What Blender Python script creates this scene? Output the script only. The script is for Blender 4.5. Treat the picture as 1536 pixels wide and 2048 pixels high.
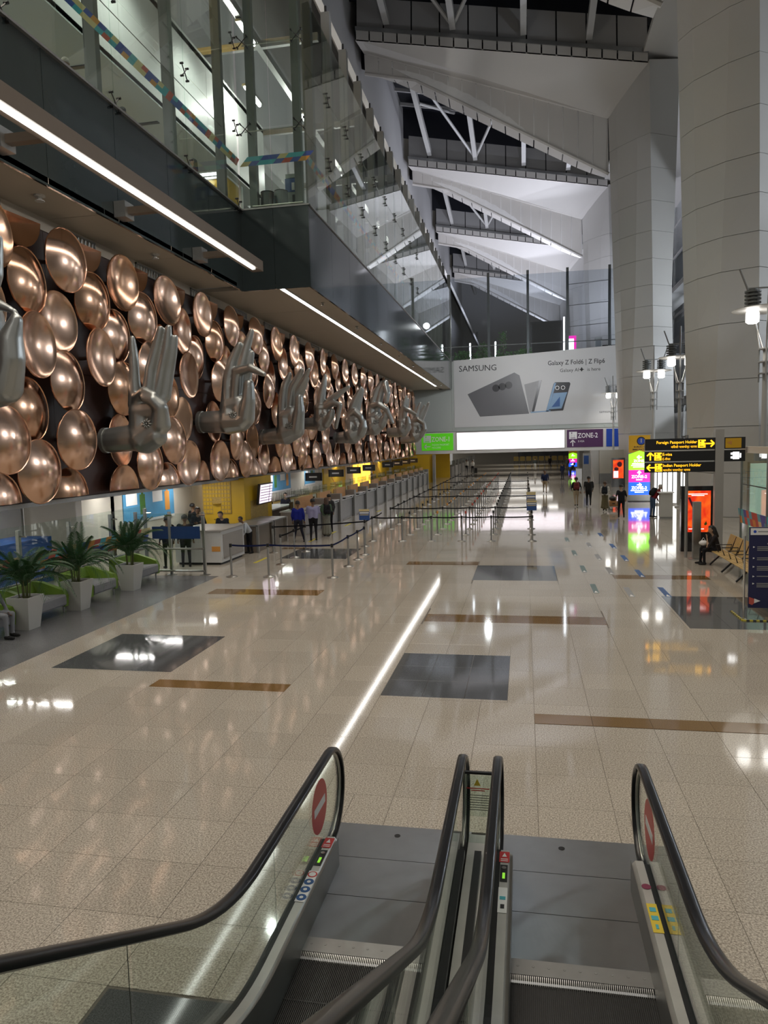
import bpy, math, random
import numpy as np
from mathutils import Vector, Matrix
random.seed(7)
S = bpy.context.scene
COL = S.collection
for o in list(bpy.data.objects):
    bpy.data.objects.remove(o)

# ------------------------------------------------------------------ camera
YAW, PITCH, ROLL, EYE = .19075, .09011, -.02522, 3.8
def camera_axes():
    cy, sy, cp, sp = math.cos(YAW), math.sin(YAW), math.cos(PITCH), math.sin(PITCH)
    F = Vector((-sy*cp, cy*cp, -sp)); Rt = Vector((cy, sy, 0)); U = Rt.cross(F)
    c, s = math.cos(ROLL), math.sin(ROLL)
    return c*Rt+s*U, -s*Rt+c*U, F
CR, CU, CF = camera_axes()
cam = bpy.data.cameras.new('camera')
cam.sensor_fit = 'VERTICAL'; cam.sensor_height = 36; cam.sensor_width = 27
cam.lens = 1463.7*36/2048
cam.clip_start = .05; cam.clip_end = 600
camo = bpy.data.objects.new('camera', cam); COL.objects.link(camo)
camo.matrix_world = Matrix(((CR.x, CU.x, -CF.x, 0), (CR.y, CU.y, -CF.y, 0), (CR.z, CU.z, -CF.z, EYE), (0, 0, 0, 1)))
S.camera = camo

# ------------------------------------------------------------------ world, exposure, large lights
W = bpy.data.worlds.new('world'); S.world = W; W.use_nodes = True
W.node_tree.nodes['Background'].inputs[0].default_value = (.62, .60, .56, 1)
W.node_tree.nodes['Background'].inputs[1].default_value = .33
S.view_settings.view_transform = 'Standard'; S.view_settings.look = 'None'
S.view_settings.gamma = 1; S.view_settings.exposure = .38
S.view_settings.use_curve_mapping = False
cy = S.cycles
cy.max_bounces = 6; cy.diffuse_bounces = 2; cy.glossy_bounces = 4; cy.transparent_max_bounces = 14; cy.transmission_bounces = 4
cy.caustics_reflective = False; cy.caustics_refractive = False
cy.sample_clamp_indirect = 4; cy.use_denoising = True

def area(name, loc, tgt, sx, sy, energy, col=(1, 1, 1), spread=180):
    L = bpy.data.lights.new(name, 'AREA'); L.shape = 'RECTANGLE'; L.size = sx; L.size_y = sy
    L.energy = energy; L.color = col; L.spread = math.radians(spread)
    o = bpy.data.objects.new(name, L); COL.objects.link(o); o.location = loc
    d = Vector(tgt)-Vector(loc)
    o.rotation_euler = d.to_track_quat('-Z', 'Y').to_euler()
    return o
def point(name, loc, energy, col=(1, 1, 1), r=.1):
    L = bpy.data.lights.new(name, 'POINT'); L.energy = energy; L.color = col; L.shadow_soft_size = r
    o = bpy.data.objects.new(name, L); COL.objects.link(o); o.location = loc
    return o
def spot(name, loc, tgt, energy, col=(1, 1, 1), ang=60, r=.2):
    L = bpy.data.lights.new(name, 'SPOT'); L.energy = energy; L.color = col; L.shadow_soft_size = r
    L.spot_size = math.radians(ang); L.spot_blend = .6
    o = bpy.data.objects.new(name, L); COL.objects.link(o); o.location = loc
    o.rotation_euler = (Vector(tgt)-Vector(loc)).to_track_quat('-Z', 'Y').to_euler()
    return o
WARM = (1, .90, .76); COOL = (.80, .84, 1)
# added fill spots high over the hall, giving it ambient light
for y in (3, 10, 17, 24, 32, 40, 49, 58, 67):
    spot('hall_fill_spot', (-4.5, y, 25), (-4.5, y, 0), 2700 if y < 20 else 1150, (1, .89, .75), 95, 4.5)
    spot('hall_fill_spot', (3.5, y+3, 25), (3.0, y+3, 0), 260, (1, .92, .80), 95, 4)
# cool uplights on the far roof beams
for yk, e in ((43, 60), (68, 330), (97, 5200), (126, 8000), (155, 8000)):
    spot('beam_uplight', (6.5, yk+3, 20), (1, yk+1.2, 31), e, COOL, 80, .3)
    spot('beam_uplight', (-2, yk-7, 17), (-5, yk, 36), e*.8, COOL if yk > 70 else (.95, .93, .95), 100, .3)
    spot('column_uplight', (4.5, yk-12, 6), (9, yk-1, 18), e*.3+160, (.92, .94, 1), 75, .3)
for y_ in (28, 50, 75, 104, 130): spot('side_wall_fill', (-4, y_, 20), (-13, y_+6, 32), 520 if y_ < 60 else 900, (.95, .95, 1), 100, .4)  # added fill, no fixtures: brightens the left side wall under the roof
spot('banner_fill', (1, 62, 11.2), (1, 74, 8.5), 1700, (.97, .98, 1), 110, .3)  # added wash spot that brightens the banner

# ------------------------------------------------------------------ materials
MATS = {}
def mat(name, col, rough=.5, metal=0., emit=0., ecol=None, var=.06, vs=3., bump=0., bs=40., spec=.5, coat=0.):
    m = bpy.data.materials.new(name); m.use_nodes = True
    nt = m.node_tree; b = nt.nodes['Principled BSDF']
    c = (*col, 1)
    tc = nt.nodes.new('ShaderNodeTexCoord')
    nz = nt.nodes.new('ShaderNodeTexNoise'); nz.inputs['Scale'].default_value = vs; nz.inputs['Detail'].default_value = 3
    nt.links.new(tc.outputs['Object'], nz.inputs['Vector'])
    mx = nt.nodes.new('ShaderNodeMix'); mx.data_type = 'RGBA'
    mx.inputs[6].default_value = tuple(max(0, v*(1-var)) for v in col)+(1,)
    mx.inputs[7].default_value = tuple(min(1, v*(1+var)) for v in col)+(1,)
    nt.links.new(nz.outputs['Fac'], mx.inputs[0]); nt.links.new(mx.outputs[2], b.inputs['Base Color'])
    b.inputs['Roughness'].default_value = rough; b.inputs['Metallic'].default_value = metal
    b.inputs['Specular IOR Level'].default_value = spec; b.inputs['Coat Weight'].default_value = coat
    if emit:
        b.inputs['Emission Color'].default_value = (*(ecol or col), 1); b.inputs['Emission Strength'].default_value = emit
    if bump:
        n2 = nt.nodes.new('ShaderNodeTexNoise'); n2.inputs['Scale'].default_value = bs; n2.inputs['Detail'].default_value = 4
        nt.links.new(tc.outputs['Object'], n2.inputs['Vector'])
        bp = nt.nodes.new('ShaderNodeBump'); bp.inputs['Strength'].default_value = bump; bp.inputs['Distance'].default_value = .02
        nt.links.new(n2.outputs['Fac'], bp.inputs['Height']); nt.links.new(bp.outputs[0], b.inputs['Normal'])
    MATS[name] = m
    return m
def glass(name, tint, refl=1.0, rough=0., gcol=(1, 1, 1)):
    """thin pane: tinted transparency with Fresnel mirror reflection"""
    m = bpy.data.materials.new(name); m.use_nodes = True; nt = m.node_tree
    for n in list(nt.nodes):
        if n.type != 'OUTPUT_MATERIAL': nt.nodes.remove(n)
    out = nt.nodes['Material Output']
    tr = nt.nodes.new('ShaderNodeBsdfTransparent'); tr.inputs[0].default_value = (*tint, 1)
    gl = nt.nodes.new('ShaderNodeBsdfGlossy'); gl.inputs['Roughness'].default_value = rough; gl.inputs[0].default_value = (*gcol, 1)
    fr = nt.nodes.new('ShaderNodeFresnel')
    ge_ = nt.nodes.new('ShaderNodeNewGeometry'); io = nt.nodes.new('ShaderNodeMath'); io.operation = 'MULTIPLY_ADD'
    io.inputs[1].default_value = 1/1.5-1.5; io.inputs[2].default_value = 1.5      # same interface seen from inside the pane
    nt.links.new(ge_.outputs['Backfacing'], io.inputs[0]); nt.links.new(io.outputs[0], fr.inputs[0])
    tc = nt.nodes.new('ShaderNodeTexCoord'); nz = nt.nodes.new('ShaderNodeTexNoise'); nz.inputs['Scale'].default_value = .6
    nt.links.new(tc.outputs['Object'], nz.inputs['Vector'])
    mr = nt.nodes.new('ShaderNodeMath'); mr.operation = 'MULTIPLY_ADD'; mr.inputs[1].default_value = .1; mr.inputs[2].default_value = refl-.05
    nt.links.new(nz.outputs['Fac'], mr.inputs[0])
    mu = nt.nodes.new('ShaderNodeMath'); mu.operation = 'MULTIPLY'; mu.use_clamp = True
    nt.links.new(fr.outputs[0], mu.inputs[0]); nt.links.new(mr.outputs[0], mu.inputs[1])
    mx = nt.nodes.new('ShaderNodeMixShader')
    nt.links.new(mu.outputs[0], mx.inputs[0]); nt.links.new(tr.outputs[0], mx.inputs[1]); nt.links.new(gl.outputs[0], mx.inputs[2])
    nt.links.new(mx.outputs[0], out.inputs[0])
    MATS[name] = m; return m
def stone(name, ca, cb, rough=.06, scale=60., tone=.10):
    """polished granite tile: speckle plus one tone per tile of the floor grid"""
    m = bpy.data.materials.new(name); m.use_nodes = True; nt = m.node_tree; b = nt.nodes['Principled BSDF']
    g = nt.nodes.new('ShaderNodeNewGeometry')
    nz = nt.nodes.new('ShaderNodeTexNoise'); nz.inputs['Scale'].default_value = scale; nz.inputs['Detail'].default_value = 4; nz.inputs['Roughness'].default_value = .75
    nt.links.new(g.outputs['Position'], nz.inputs['Vector'])
    rp = nt.nodes.new('ShaderNodeValToRGB'); rp.color_ramp.elements[0].position = .40; rp.color_ramp.elements[1].position = .60
    rp.color_ramp.elements[0].color = (*ca, 1); rp.color_ramp.elements[1].color = (*cb, 1)
    nt.links.new(nz.outputs['Fac'], rp.inputs[0])
    mp = nt.nodes.new('ShaderNodeVectorMath'); mp.operation = 'SUBTRACT'; mp.inputs[1].default_value = (.11, 5.21, 50)
    nt.links.new(g.outputs['Position'], mp.inputs[0])
    dv = nt.nodes.new('ShaderNodeVectorMath'); dv.operation = 'DIVIDE'; dv.inputs[1].default_value = (.768, .767, 100)
    nt.links.new(mp.outputs[0], dv.inputs[0])
    fl = nt.nodes.new('ShaderNodeVectorMath'); fl.operation = 'FLOOR'; nt.links.new(dv.outputs[0], fl.inputs[0])
    wn = nt.nodes.new('ShaderNodeTexWhiteNoise'); nt.links.new(fl.outputs[0], wn.inputs[0])
    hs = nt.nodes.new('ShaderNodeHueSaturation')
    ma = nt.nodes.new('ShaderNodeMath'); ma.operation = 'MULTIPLY_ADD'; ma.inputs[1].default_value = tone; ma.inputs[2].default_value = 1-tone/2
    nt.links.new(wn.outputs[0], ma.inputs[0]); nt.links.new(ma.outputs[0], hs.inputs['Value']); nt.links.new(rp.outputs[0], hs.inputs['Color'])
    nt.links.new(hs.outputs[0], b.inputs['Base Color'])
    b.inputs['Roughness'].default_value = rough; b.inputs['Specular IOR Level'].default_value = .55
    MATS[name] = m; return m

stone('granite', (.27, .235, .195), (.66, .60, .51))
stone('granite_dark', (.055, .058, .062), (.13, .135, .14), scale=90)
stone('granite_brown', (.15, .085, .03), (.27, .165, .065), scale=90)
stone('granite_border', (.10, .10, .105), (.19, .19, .195), rough=.25)
mat('grout', (.16, .14, .12), .9)
mat('white_panel', (.62, .60, .57), .45, var=.03, vs=.3)
mat('roof_panel', (.60, .57, .53), .5, var=.04, vs=.25)
mat('roof_joint', (.78, .76, .73), .4)
mat('roof_grey', (.42, .41, .40), .6, var=.05, vs=.3)
mat('steel_paint', (.42, .41, .39), .4, var=.05)
mat('dark_roof', (.012, .013, .018), .35)
mat('wall_cream', (.66, .62, .54), .5, var=.04, vs=.5)
mat('wall_white', (.74, .74, .70), .45, var=.03, vs=.4)
mat('wall_sage', (.40, .43, .41), .5, var=.03, vs=.3)
mat('soffit_beige', (.56, .49, .40), .55, var=.05, vs=.4)
mat('fascia_glass', (.030, .042, .044), .08, spec=.7, var=.1)
mat('backing_maroon', (.055, .022, .016), .45, var=.2, vs=1.)
mat('mullion', (.16, .165, .16), .4, .3)
mat('steel', (.50, .49, .46), .28, 1., var=.08, vs=6.)
mat('steel_bright', (.72, .70, .66), .2, 1., var=.06, vs=8.)
mat('steel_dull', (.36, .36, .35), .42, .8, var=.1, vs=5.)
mat('copper', (.78, .50, .36), .20, 1., var=.16, vs=1.6, bump=.05, bs=5.)
mat('copper_dark', (.66, .38, .24), .18, 1., var=.2, vs=1.8, bump=.05, bs=5.)
mat('silver_hand', (.41, .42, .405), .33, .75, var=.16, vs=1.2, bump=.12, bs=3.)
mat('black', (.012, .012, .013), .35)
mat('black_gloss', (.010, .010, .011), .12, coat=.3)
mat('rubber', (.008, .008, .009), .28, coat=.05, spec=.3)
mat('belt', (.008, .008, .011), .9, spec=.1)
mat('belt_blue', (.012, .018, .07), .9, spec=.1)
mat('step', (.075, .075, .075), .35, .7, var=.15, vs=20.)
mat('comb', (.42, .42, .41), .35, .9, var=.1, vs=9.)
mat('led', (1, 1, 1), .5, emit=12, ecol=(1, .98, .95))
mat('housing_brown', (.16, .125, .095), .5)
mat('led_soft', (1, 1, 1), .5, emit=9, ecol=(.95, .98, 1))
mat('lamp_glass', (1, .98, .93), .4, emit=4, ecol=(1, .98, .93))
mat('screen_white', (1, .93, .98), .4, emit=1.0, ecol=(1, .90, .97))
mat('tube_warm', (1, .8, .45), .4, emit=6, ecol=(1, .72, .3))
mat('yellow_wall', (.62, .38, .015), .5, var=.12, vs=1.2)
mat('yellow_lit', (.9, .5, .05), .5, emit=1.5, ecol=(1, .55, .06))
mat('gold_mesh', (.45, .30, .08), .5, .2, var=.4, vs=14.)
mat('green_leather', (.16, .27, .025), .55, var=.1)
mat('grey_fabric', (.26, .26, .27), .8, var=.1, vs=20.)
mat('planter_white', (.58, .57, .53), .45, var=.03)
mat('soil', (.03, .02, .012), .95)
mat('leaf', (.028, .085, .025), .45, var=.5, vs=2.)
mat('leaf_bright', (.06, .20, .03), .5, var=.4, vs=3.)
mat('stem', (.09, .10, .03), .7)
mat('wood_slat', (.60, .41, .17), .45, var=.2, vs=8.)
mat('orange_panel', (.55, .27, .10), .5, var=.15, vs=6.)
mat('counter_grey', (.33, .31, .29), .5, var=.06)
mat('counter_brown', (.20, .165, .13), .45, var=.1)
mat('counter_white', (.60, .60, .60), .4)
mat('blue_panel', (.03, .09, .30), .45, var=.1)
mat('blue_glass_print', (.02, .06, .20), .3, var=.3, vs=2.)
mat('screen_red', (1, .10, .02), .4, emit=1.3, ecol=(1, .07, .015))
mat('screen_orange', (1, .35, .03), .4, emit=1.5, ecol=(1, .30, .02))
mat('screen_pink', (.9, .8, .9), .4, emit=.9, ecol=(.95, .80, .95))
mat('screen_lime', (.35, .9, .03), .4, emit=1.0, ecol=(.30, .95, .02))
mat('screen_magenta', (.7, .02, .35), .4, emit=.9, ecol=(.75, .015, .38))
mat('screen_blue', (.02, .12, .9), .4, emit=1.1, ecol=(.01, .10, 1))
mat('screen_mustard', (.45, .25, .01), .4, emit=.10, ecol=(.6, .33, .01))
mat('screen_print', (1, 1, 1), .4, emit=2.2, ecol=(1, 1, 1))
mat('sign_green', (.07, .42, .01), .4, emit=.35, ecol=(.09, .55, .01))
mat('sign_purple', (.05, .015, .06), .4, emit=.12, ecol=(.10, .03, .11))
mat('sign_navy', (.01, .04, .24), .4, emit=.15, ecol=(.01, .05, .35))
mat('sign_amber', (1, .55, .02), .4, emit=1.3, ecol=(1, .50, .015))
mat('print_white', (.85, .85, .85), .5)
mat('print_black', (.015, .015, .017), .5)
mat('print_red', (.55, .03, .03), .4)
mat('print_blue', (.02, .09, .28), .45)
mat('print_grey', (.30, .30, .31), .5)
mat('print_yellow', (.70, .52, .05), .5)
mat('print_green', (.25, .60, .05), .4, emit=.5, ecol=(.3, .8, .05))
mat('banner_grey', (.56, .56, .565), .5, var=.05, vs=.15)
mat('phone_grey', (.13, .13, .14), .4, var=.1, vs=.4)
mat('phone_dark', (.035, .035, .04), .3)
mat('phone_blue', (.20, .33, .50), .4, var=.15, vs=1.)
mat('poster_blue', (.09, .34, .60), .45, var=.15, vs=3.)
mat('poster_maroon', (.20, .03, .07), .5)
mat('tape_yellow', (.65, .55, .05), .5)
mat('strip_red', (.55, .10, .07), .5); mat('strip_orange', (.70, .32, .07), .5); mat('strip_teal', (.08, .42, .50), .5); mat('strip_indigo', (.06, .10, .38), .5); mat('strip_sand', (.70, .58, .30), .5)
mat('mint_lit', (.62, .80, .68), .5, emit=.35, ecol=(.62, .85, .70))
mat('lit_wall', (1, 1, .96), .5, emit=1.6, ecol=(1, 1, .95))
mat('mural_grey', (.30, .31, .33), .7, var=.6, vs=.5)
mat('seat_yellow', (.50, .36, .10), .6, var=.2)
glass('pane', (.88, .93, .90), 1.0)
glass('pane_clear', (.90, .94, .92), 1.0)
glass('pane_green', (.90, .95, .92), 1.0)
glass('pane_far', (.84, .87, .90), 1.0)

# ------------------------------------------------------------------ mesh helpers
INV = {}
class MB:
    def __init__(s): s.v = []; s.f = []; s.m = []
    def add(s, vs, fs, mi=0):
        o = len(s.v); s.v += [tuple(p) for p in vs]; s.f += [tuple(i+o for i in f) for f in fs]; s.m += [mi]*len(fs); return s
    def box(s, x0, x1, y0, y1, z0, z1, mi=0):
        vs = [(x, y, z) for z in (z0, z1) for y in (y0, y1) for x in (x0, x1)]
        return s.add(vs, [(0, 2, 3, 1), (4, 5, 7, 6), (0, 1, 5, 4), (2, 6, 7, 3), (0, 4, 6, 2), (1, 3, 7, 5)], mi)
    def obox(s, c, ax, ay, az, mi=0):
        """box from a centre and three half-axis vectors"""
        c, ax, ay, az = map(Vector, (c, ax, ay, az))
        vs = [c+i*ax+j*ay+k*az for k in (-1, 1) for j in (-1, 1) for i in (-1, 1)]
        return s.add(vs, [(0, 2, 3, 1), (4, 5, 7, 6), (0, 1, 5, 4), (2, 6, 7, 3), (0, 4, 6, 2), (1, 3, 7, 5)], mi)
    def bar(s, a, b, w, h, up=(0, 0, 1), mi=0):
        a, b = Vector(a), Vector(b); d = b-a; n = d.normalized()
        x = n.cross(Vector(up)); x = x.normalized() if x.length > 1e-4 else Vector((1, 0, 0)); y = x.cross(n)
        return s.obox((a+b)/2, d/2, x*w/2, y*h/2, mi)
    def slab(s, pts, off, mi=0):
        """polygon thickened along a vector"""
        off = Vector(off); P = [Vector(p) for p in pts]; n = len(P)
        fs = [tuple(range(n)), tuple(range(2*n-1, n-1, -1))]+[(i, i+n, (i+1) % n+n, (i+1) % n) for i in range(n)]
        return s.add(P+[p+off for p in P], fs, mi)
    def tube(s, pts, r, n=8, mi=0, cap=True):
        P = [Vector(p) for p in pts]; k = len(P)
        R = r if isinstance(r, (list, tuple)) else [r]*k
        vs = []; up = None
        for i in range(k):
            t = (P[min(i+1, k-1)]-P[max(i-1, 0)]).normalized()
            if up is None:
                up = Vector((0, 0, 1)) if abs(t.z) < .9 else Vector((0, 1, 0))
            x = t.cross(up).normalized(); y = x.cross(t).normalized(); up = y
            vs += [P[i]+R[i]*(math.cos(2*math.pi*j/n)*x+math.sin(2*math.pi*j/n)*y) for j in range(n)]
        fs = [(i*n+j, i*n+(j+1) % n, (i+1)*n+(j+1) % n, (i+1)*n+j) for i in range(k-1) for j in range(n)]
        if cap: fs += [tuple(range(n-1, -1, -1)), tuple(range((k-1)*n, k*n))]
        return s.add(vs, fs, mi)
    def lathe(s, c, prof, n=16, mi=0):
        c = Vector(c)
        vs = [c+Vector((r*math.cos(2*math.pi*j/n), r*math.sin(2*math.pi*j/n), z)) for r, z in prof for j in range(n)]
        k = len(prof)
        fs = [(i*n+j, i*n+(j+1) % n, (i+1)*n+(j+1) % n, (i+1)*n+j) for i in range(k-1) for j in range(n)]
        fs += [tuple(range(n-1, -1, -1)), tuple(range((k-1)*n, k*n))]
        return s.add(vs, fs, mi)
    def ell(s, c, r, n=10, k=6, mi=0):
        c = Vector(c)
        return s.add([c+Vector((r[0]*math.sin(math.pi*i/k)*math.cos(2*math.pi*j/n), r[1]*math.sin(math.pi*i/k)*math.sin(2*math.pi*j/n), r[2]*math.cos(math.pi*i/k))) for i in range(k+1) for j in range(n)],
                     [(i*n+j, (i+1)*n+j, (i+1)*n+(j+1) % n, i*n+(j+1) % n) for i in range(k) for j in range(n)], mi)
    def capsule(s, p, rp, q, rq, n=10, mi=0):
        p, q = Vector(p), Vector(q); d = q-p
        if d.length < 1e-5: d = Vector((0, 0, 1e-4)); q = p+d
        t = d.normalized(); pts = []; R = []
        for i in range(4):
            a = math.pi/2*i/4; pts.append(p-t*rp*math.cos(a)); R.append(max(rp*math.sin(a), rp*.05))
        pts.append(p); R.append(rp); pts.append(q); R.append(rq)
        for i in range(1, 5):
            a = math.pi/2*i/4; pts.append(q+t*rq*math.sin(a)); R.append(max(rq*math.cos(a), rq*.05))
        return s.tube(pts, R, n, mi)
    def mesh(s, name, mats, smooth=False, M=None):
        me = bpy.data.meshes.new(name)
        vs = s.v if M is None else [tuple(M @ Vector(p)) for p in s.v]
        me.from_pydata(vs, [], s.f)
        if not isinstance(mats, (list, tuple)): mats = [mats]
        for m in mats: me.materials.append(MATS[m] if isinstance(m, str) else m)
        if len(mats) > 1: me.polygons.foreach_set('material_index', s.m)
        if smooth:
            me.polygons.foreach_set('use_smooth', [True]*len(me.polygons)); 
        me.update(); return me
    def build(s, name, mats, parent=None, smooth=False):
        o = bpy.data.objects.new(name, s.mesh(name, mats, smooth, INV.get(parent.name) if parent else None))
        COL.objects.link(o)
        if parent:
            o.parent = parent; INV[o.name] = INV.get(parent.name)
        if smooth == 'auto': o.data.polygons.foreach_set('use_smooth', [True]*len(o.data.polygons)); o.data.set_sharp_from_angle(angle=.7)
        return o
def tag(o, label=None, cat=None, group=None, kind=None):
    if label: o['label'] = label
    if cat: o['category'] = cat
    if group: o['group'] = group
    if kind: o['kind'] = kind
    return o
def thing(name, label=None, cat=None, loc=(0, 0, 0), rz=0., group=None, kind=None):
    o = bpy.data.objects.new(name, None); COL.objects.link(o); o.empty_display_size = .2
    o.location = loc; o.rotation_euler = (0, 0, rz)
    INV[o.name] = (Matrix.Translation(loc) @ Matrix.Rotation(rz, 4, 'Z')).inverted()
    return tag(o, label, cat, group, kind)
def place(name, me, parent, M=None):
    """link shared mesh data as a part; M is its world matrix"""
    o = bpy.data.objects.new(name, me); COL.objects.link(o)
    M = M or Matrix.Identity(4)
    if parent:
        o.parent = parent; I = INV.get(parent.name)
        if I is not None: M = I @ M
        INV[o.name] = M.inverted() @ I if I is not None else M.inverted()
    o.matrix_local = M
    return o
def copy_tree(o, loc=None, rz=None, label=None, parent=None):
    c = o.copy(); COL.objects.link(c)
    if parent: c.parent = parent
    if loc is not None: c.location = loc
    if rz is not None: c.rotation_euler = (0, 0, rz)
    if label: c['label'] = label
    for ch in o.children: copy_tree(ch, parent=c)
    return c
TXT = {}
def text(s, size, parent, loc, m, face='-Y', align='LEFT', name='lettering', bold=0., ext=.004, sx=1., rz=None):
    """flat lettering as mesh; loc = baseline start/centre in the world, facing a direction"""
    key = (s, align, bold)
    if key not in TXT:
        cu = bpy.data.curves.new('lettering', 'FONT'); cu.body = s; cu.size = 1; cu.align_x = align; cu.offset = bold; cu.extrude = 0; cu.resolution_u = 2
        ob = bpy.data.objects.new('lettering', cu); COL.objects.link(ob)
        dg = bpy.context.evaluated_depsgraph_get()
        TXT[key] = bpy.data.meshes.new_from_object(ob.evaluated_get(dg))
        bpy.data.objects.remove(ob); bpy.data.curves.remove(cu)
    me = TXT[key].copy(); me.name = name; me.materials.clear(); me.materials.append(MATS[m])
    R = {'-Y': Matrix(((1, 0, 0), (0, 0, -1), (0, 1, 0))), 'X': Matrix(((0, 0, 1), (1, 0, 0), (0, 1, 0))), '-X': Matrix(((0, 0, -1), (-1, 0, 0), (0, 1, 0))), 'Z': Matrix.Identity(3)}[face] if isinstance(face, str) else face
    M = Matrix.Translation(loc) @ R.to_4x4() @ Matrix.Diagonal((size*sx, size, 1, 1))
    return place(name, me, parent, M)
# ================================================================== SETTING
def structure(name, loc=(0, 0, 0)):
    return thing(name, None, None, loc, kind='structure')

# ------------------------------------------------------------------ floor
floor = structure('floor')
EX0, EX1, EY = -1.86, 1.02, 6.9
FX0, FX1, FY0, FY1 = -20.5, 20, -4, 150
b = MB()
for x0, x1, y0, y1 in ((FX0, EX0, FY0, EY), (EX1, FX1, FY0, EY), (FX0, FX1, EY, FY1)):
    b.box(x0, x1, y0, y1, -.3, -.006)
b.build('screed', 'grout', floor)
def subtract(r, h):
    x0, x1, y0, y1 = r; a0, a1, b0, b1 = h
    if a1 <= x0+1e-3 or a0 >= x1-1e-3 or b1 <= y0+1e-3 or b0 >= y1-1e-3: return [r]
    out = []
    if a0 > x0: out.append((x0, a0, y0, y1))
    if a1 < x1: out.append((a1, x1, y0, y1))
    m0, m1 = max(x0, a0), min(x1, a1)
    if b0 > y0: out.append((m0, m1, y0, b0))
    if b1 < y1: out.append((m0, m1, b1, y1))
    return [q for q in out if q[1]-q[0] > .05 and q[3]-q[2] > .05]
GX, GY, PX, PY = .11, 5.21, .768, .767
gx = lambda i: GX+PX*i
gy = lambda j: GY+PY*j
SPECIAL = []
def zone(x0, x1, y0, y1, m, nx, ny): SPECIAL.append((x0, x1, y0, y1, m, nx, ny))
zone(gx(-3), gx(-.5), 10.68, 12.99, 'granite_dark', 3, 3)
zone(gx(-11), gx(-8), 11.42, 13.8, 'granite_dark', 3, 3)
zone(-1.46, .87, 20.3, 22.8, 'granite_dark', 3, 3)
zone(3.24, 6.4, 15.29, 18.45, 'granite_dark', 4, 4)
zone(-8.36, -6.0, 24.0, 26.4, 'granite_dark', 3, 3)
zone(-2.94, -1.95, 3.6, 4.42, 'granite_dark', 1, 1)
zone(gx(-8), gx(-5), 10.66, 11.03, 'granite_brown', 2, 1)
zone(gx(-11), gx(-7), 17.93, 18.63, 'granite_brown', 4, 1)
zone(gx(0), gx(4), 9.83, 10.19, 'granite_brown', 4, 1)
zone(-2.16, 1.67, 15.42, 16.12, 'granite_brown', 5, 1)
zone(-3.74, -1.46, 22.85, 23.5, 'granite_brown', 3, 1)
zone(2.42, 4.9, 20.7, 21.3, 'granite_brown', 3, 1)
zone(-9.1, -8.0, 26.3, 26.7, 'granite_brown', 1, 1)
tiles = []
i0, i1 = int((FX0-GX)/PX), int((FX1-GX)/PX); j0, j1 = int((FY0-GY)/PY), int((FY1-GY)/PY)
for i in range(i0, i1):
    for j in range(j0, j1):
        rs = [(gx(i), gx(i+1), gy(j), gy(j+1))]
        if j < 4: rs = sum((subtract(r, (EX0, EX1, -99, EY)) for r in rs), [])
        if j < 30:
            for z in SPECIAL: rs = sum((subtract(r, z[:4]) for r in rs), [])
        m = 'granite_border' if -16 < i < -12 and j < 20 else 'granite'
        tiles += [(*r, m) for r in rs]
for x0, x1, y0, y1, m, nx, ny in SPECIAL:
    for a in range(nx):
        for c in range(ny):
            tiles.append((x0+(x1-x0)*a/nx, x0+(x1-x0)*(a+1)/nx, y0+(y1-y0)*c/ny, y0+(y1-y0)*(c+1)/ny, m))
def project(p):
    d = Vector(p)-Vector((0, 0, EYE)); w = d.dot(CF)
    return (768+1463.7*d.dot(CR)/w, 1024-1463.7*d.dot(CU)/w, w) if w > .1 else None
def seen_area(t):
    p = project(((t[0]+t[1])/2, (t[2]+t[3])/2, 0))
    if not p or not (-60 < p[0] < 1600 and 850 < p[1] < 2120): return 0
    return (t[1]-t[0])*(t[3]-t[2])/p[2]**3
tiles.sort(key=seen_area, reverse=True)
TM = {}
G = .002
def tile_mesh(w, h, m):
    k = (round(w, 3), round(h, 3), m)
    if k not in TM:
        q = MB(); w, h = w/2-G, h/2-G; e = .0015
        q.add([(-w, -h, -.008), (w, -h, -.008), (w, h, -.008), (-w, h, -.008), (-w, -h, -e), (w, -h, -e), (w, h, -e), (-w, h, -e), (-w+e, -h+e, 0), (w-e, -h+e, 0), (w-e, h-e, 0), (-w+e, h-e, 0)],
              [(a, (a+1) % 4, (a+1) % 4+4, a+4) for a in range(4)]+[(a+4, (a+1) % 4+4, (a+1) % 4+8, a+8) for a in range(4)]+[(8, 9, 10, 11)])
        TM[k] = q.mesh('floor_tile', m)
    return TM[k]
for x0, x1, y0, y1, m in tiles[:299]:
    place('floor_tile', tile_mesh(x1-x0, y1-y0, m), floor, Matrix.Translation(((x0+x1)/2, (y0+y1)/2, 0)))
ms = ['granite', 'granite_dark', 'granite_brown', 'granite_border']
q = MB()
for x0, x1, y0, y1, m in tiles[299:]:
    x0 += G; x1 -= G; y0 += G; y1 -= G
    q.add([(x0, y0, -.008), (x1, y0, -.008), (x1, y1, -.008), (x0, y1, -.008), (x0, y0, 0), (x1, y0, 0), (x1, y1, 0), (x0, y1, 0)], [(a, (a+1) % 4, (a+1) % 4+4, a+4) for a in range(4)]+[(4, 5, 6, 7)], ms.index(m))
tag(q.build('distant_floor_tiles', ms, floor), kind='stuff')
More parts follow.
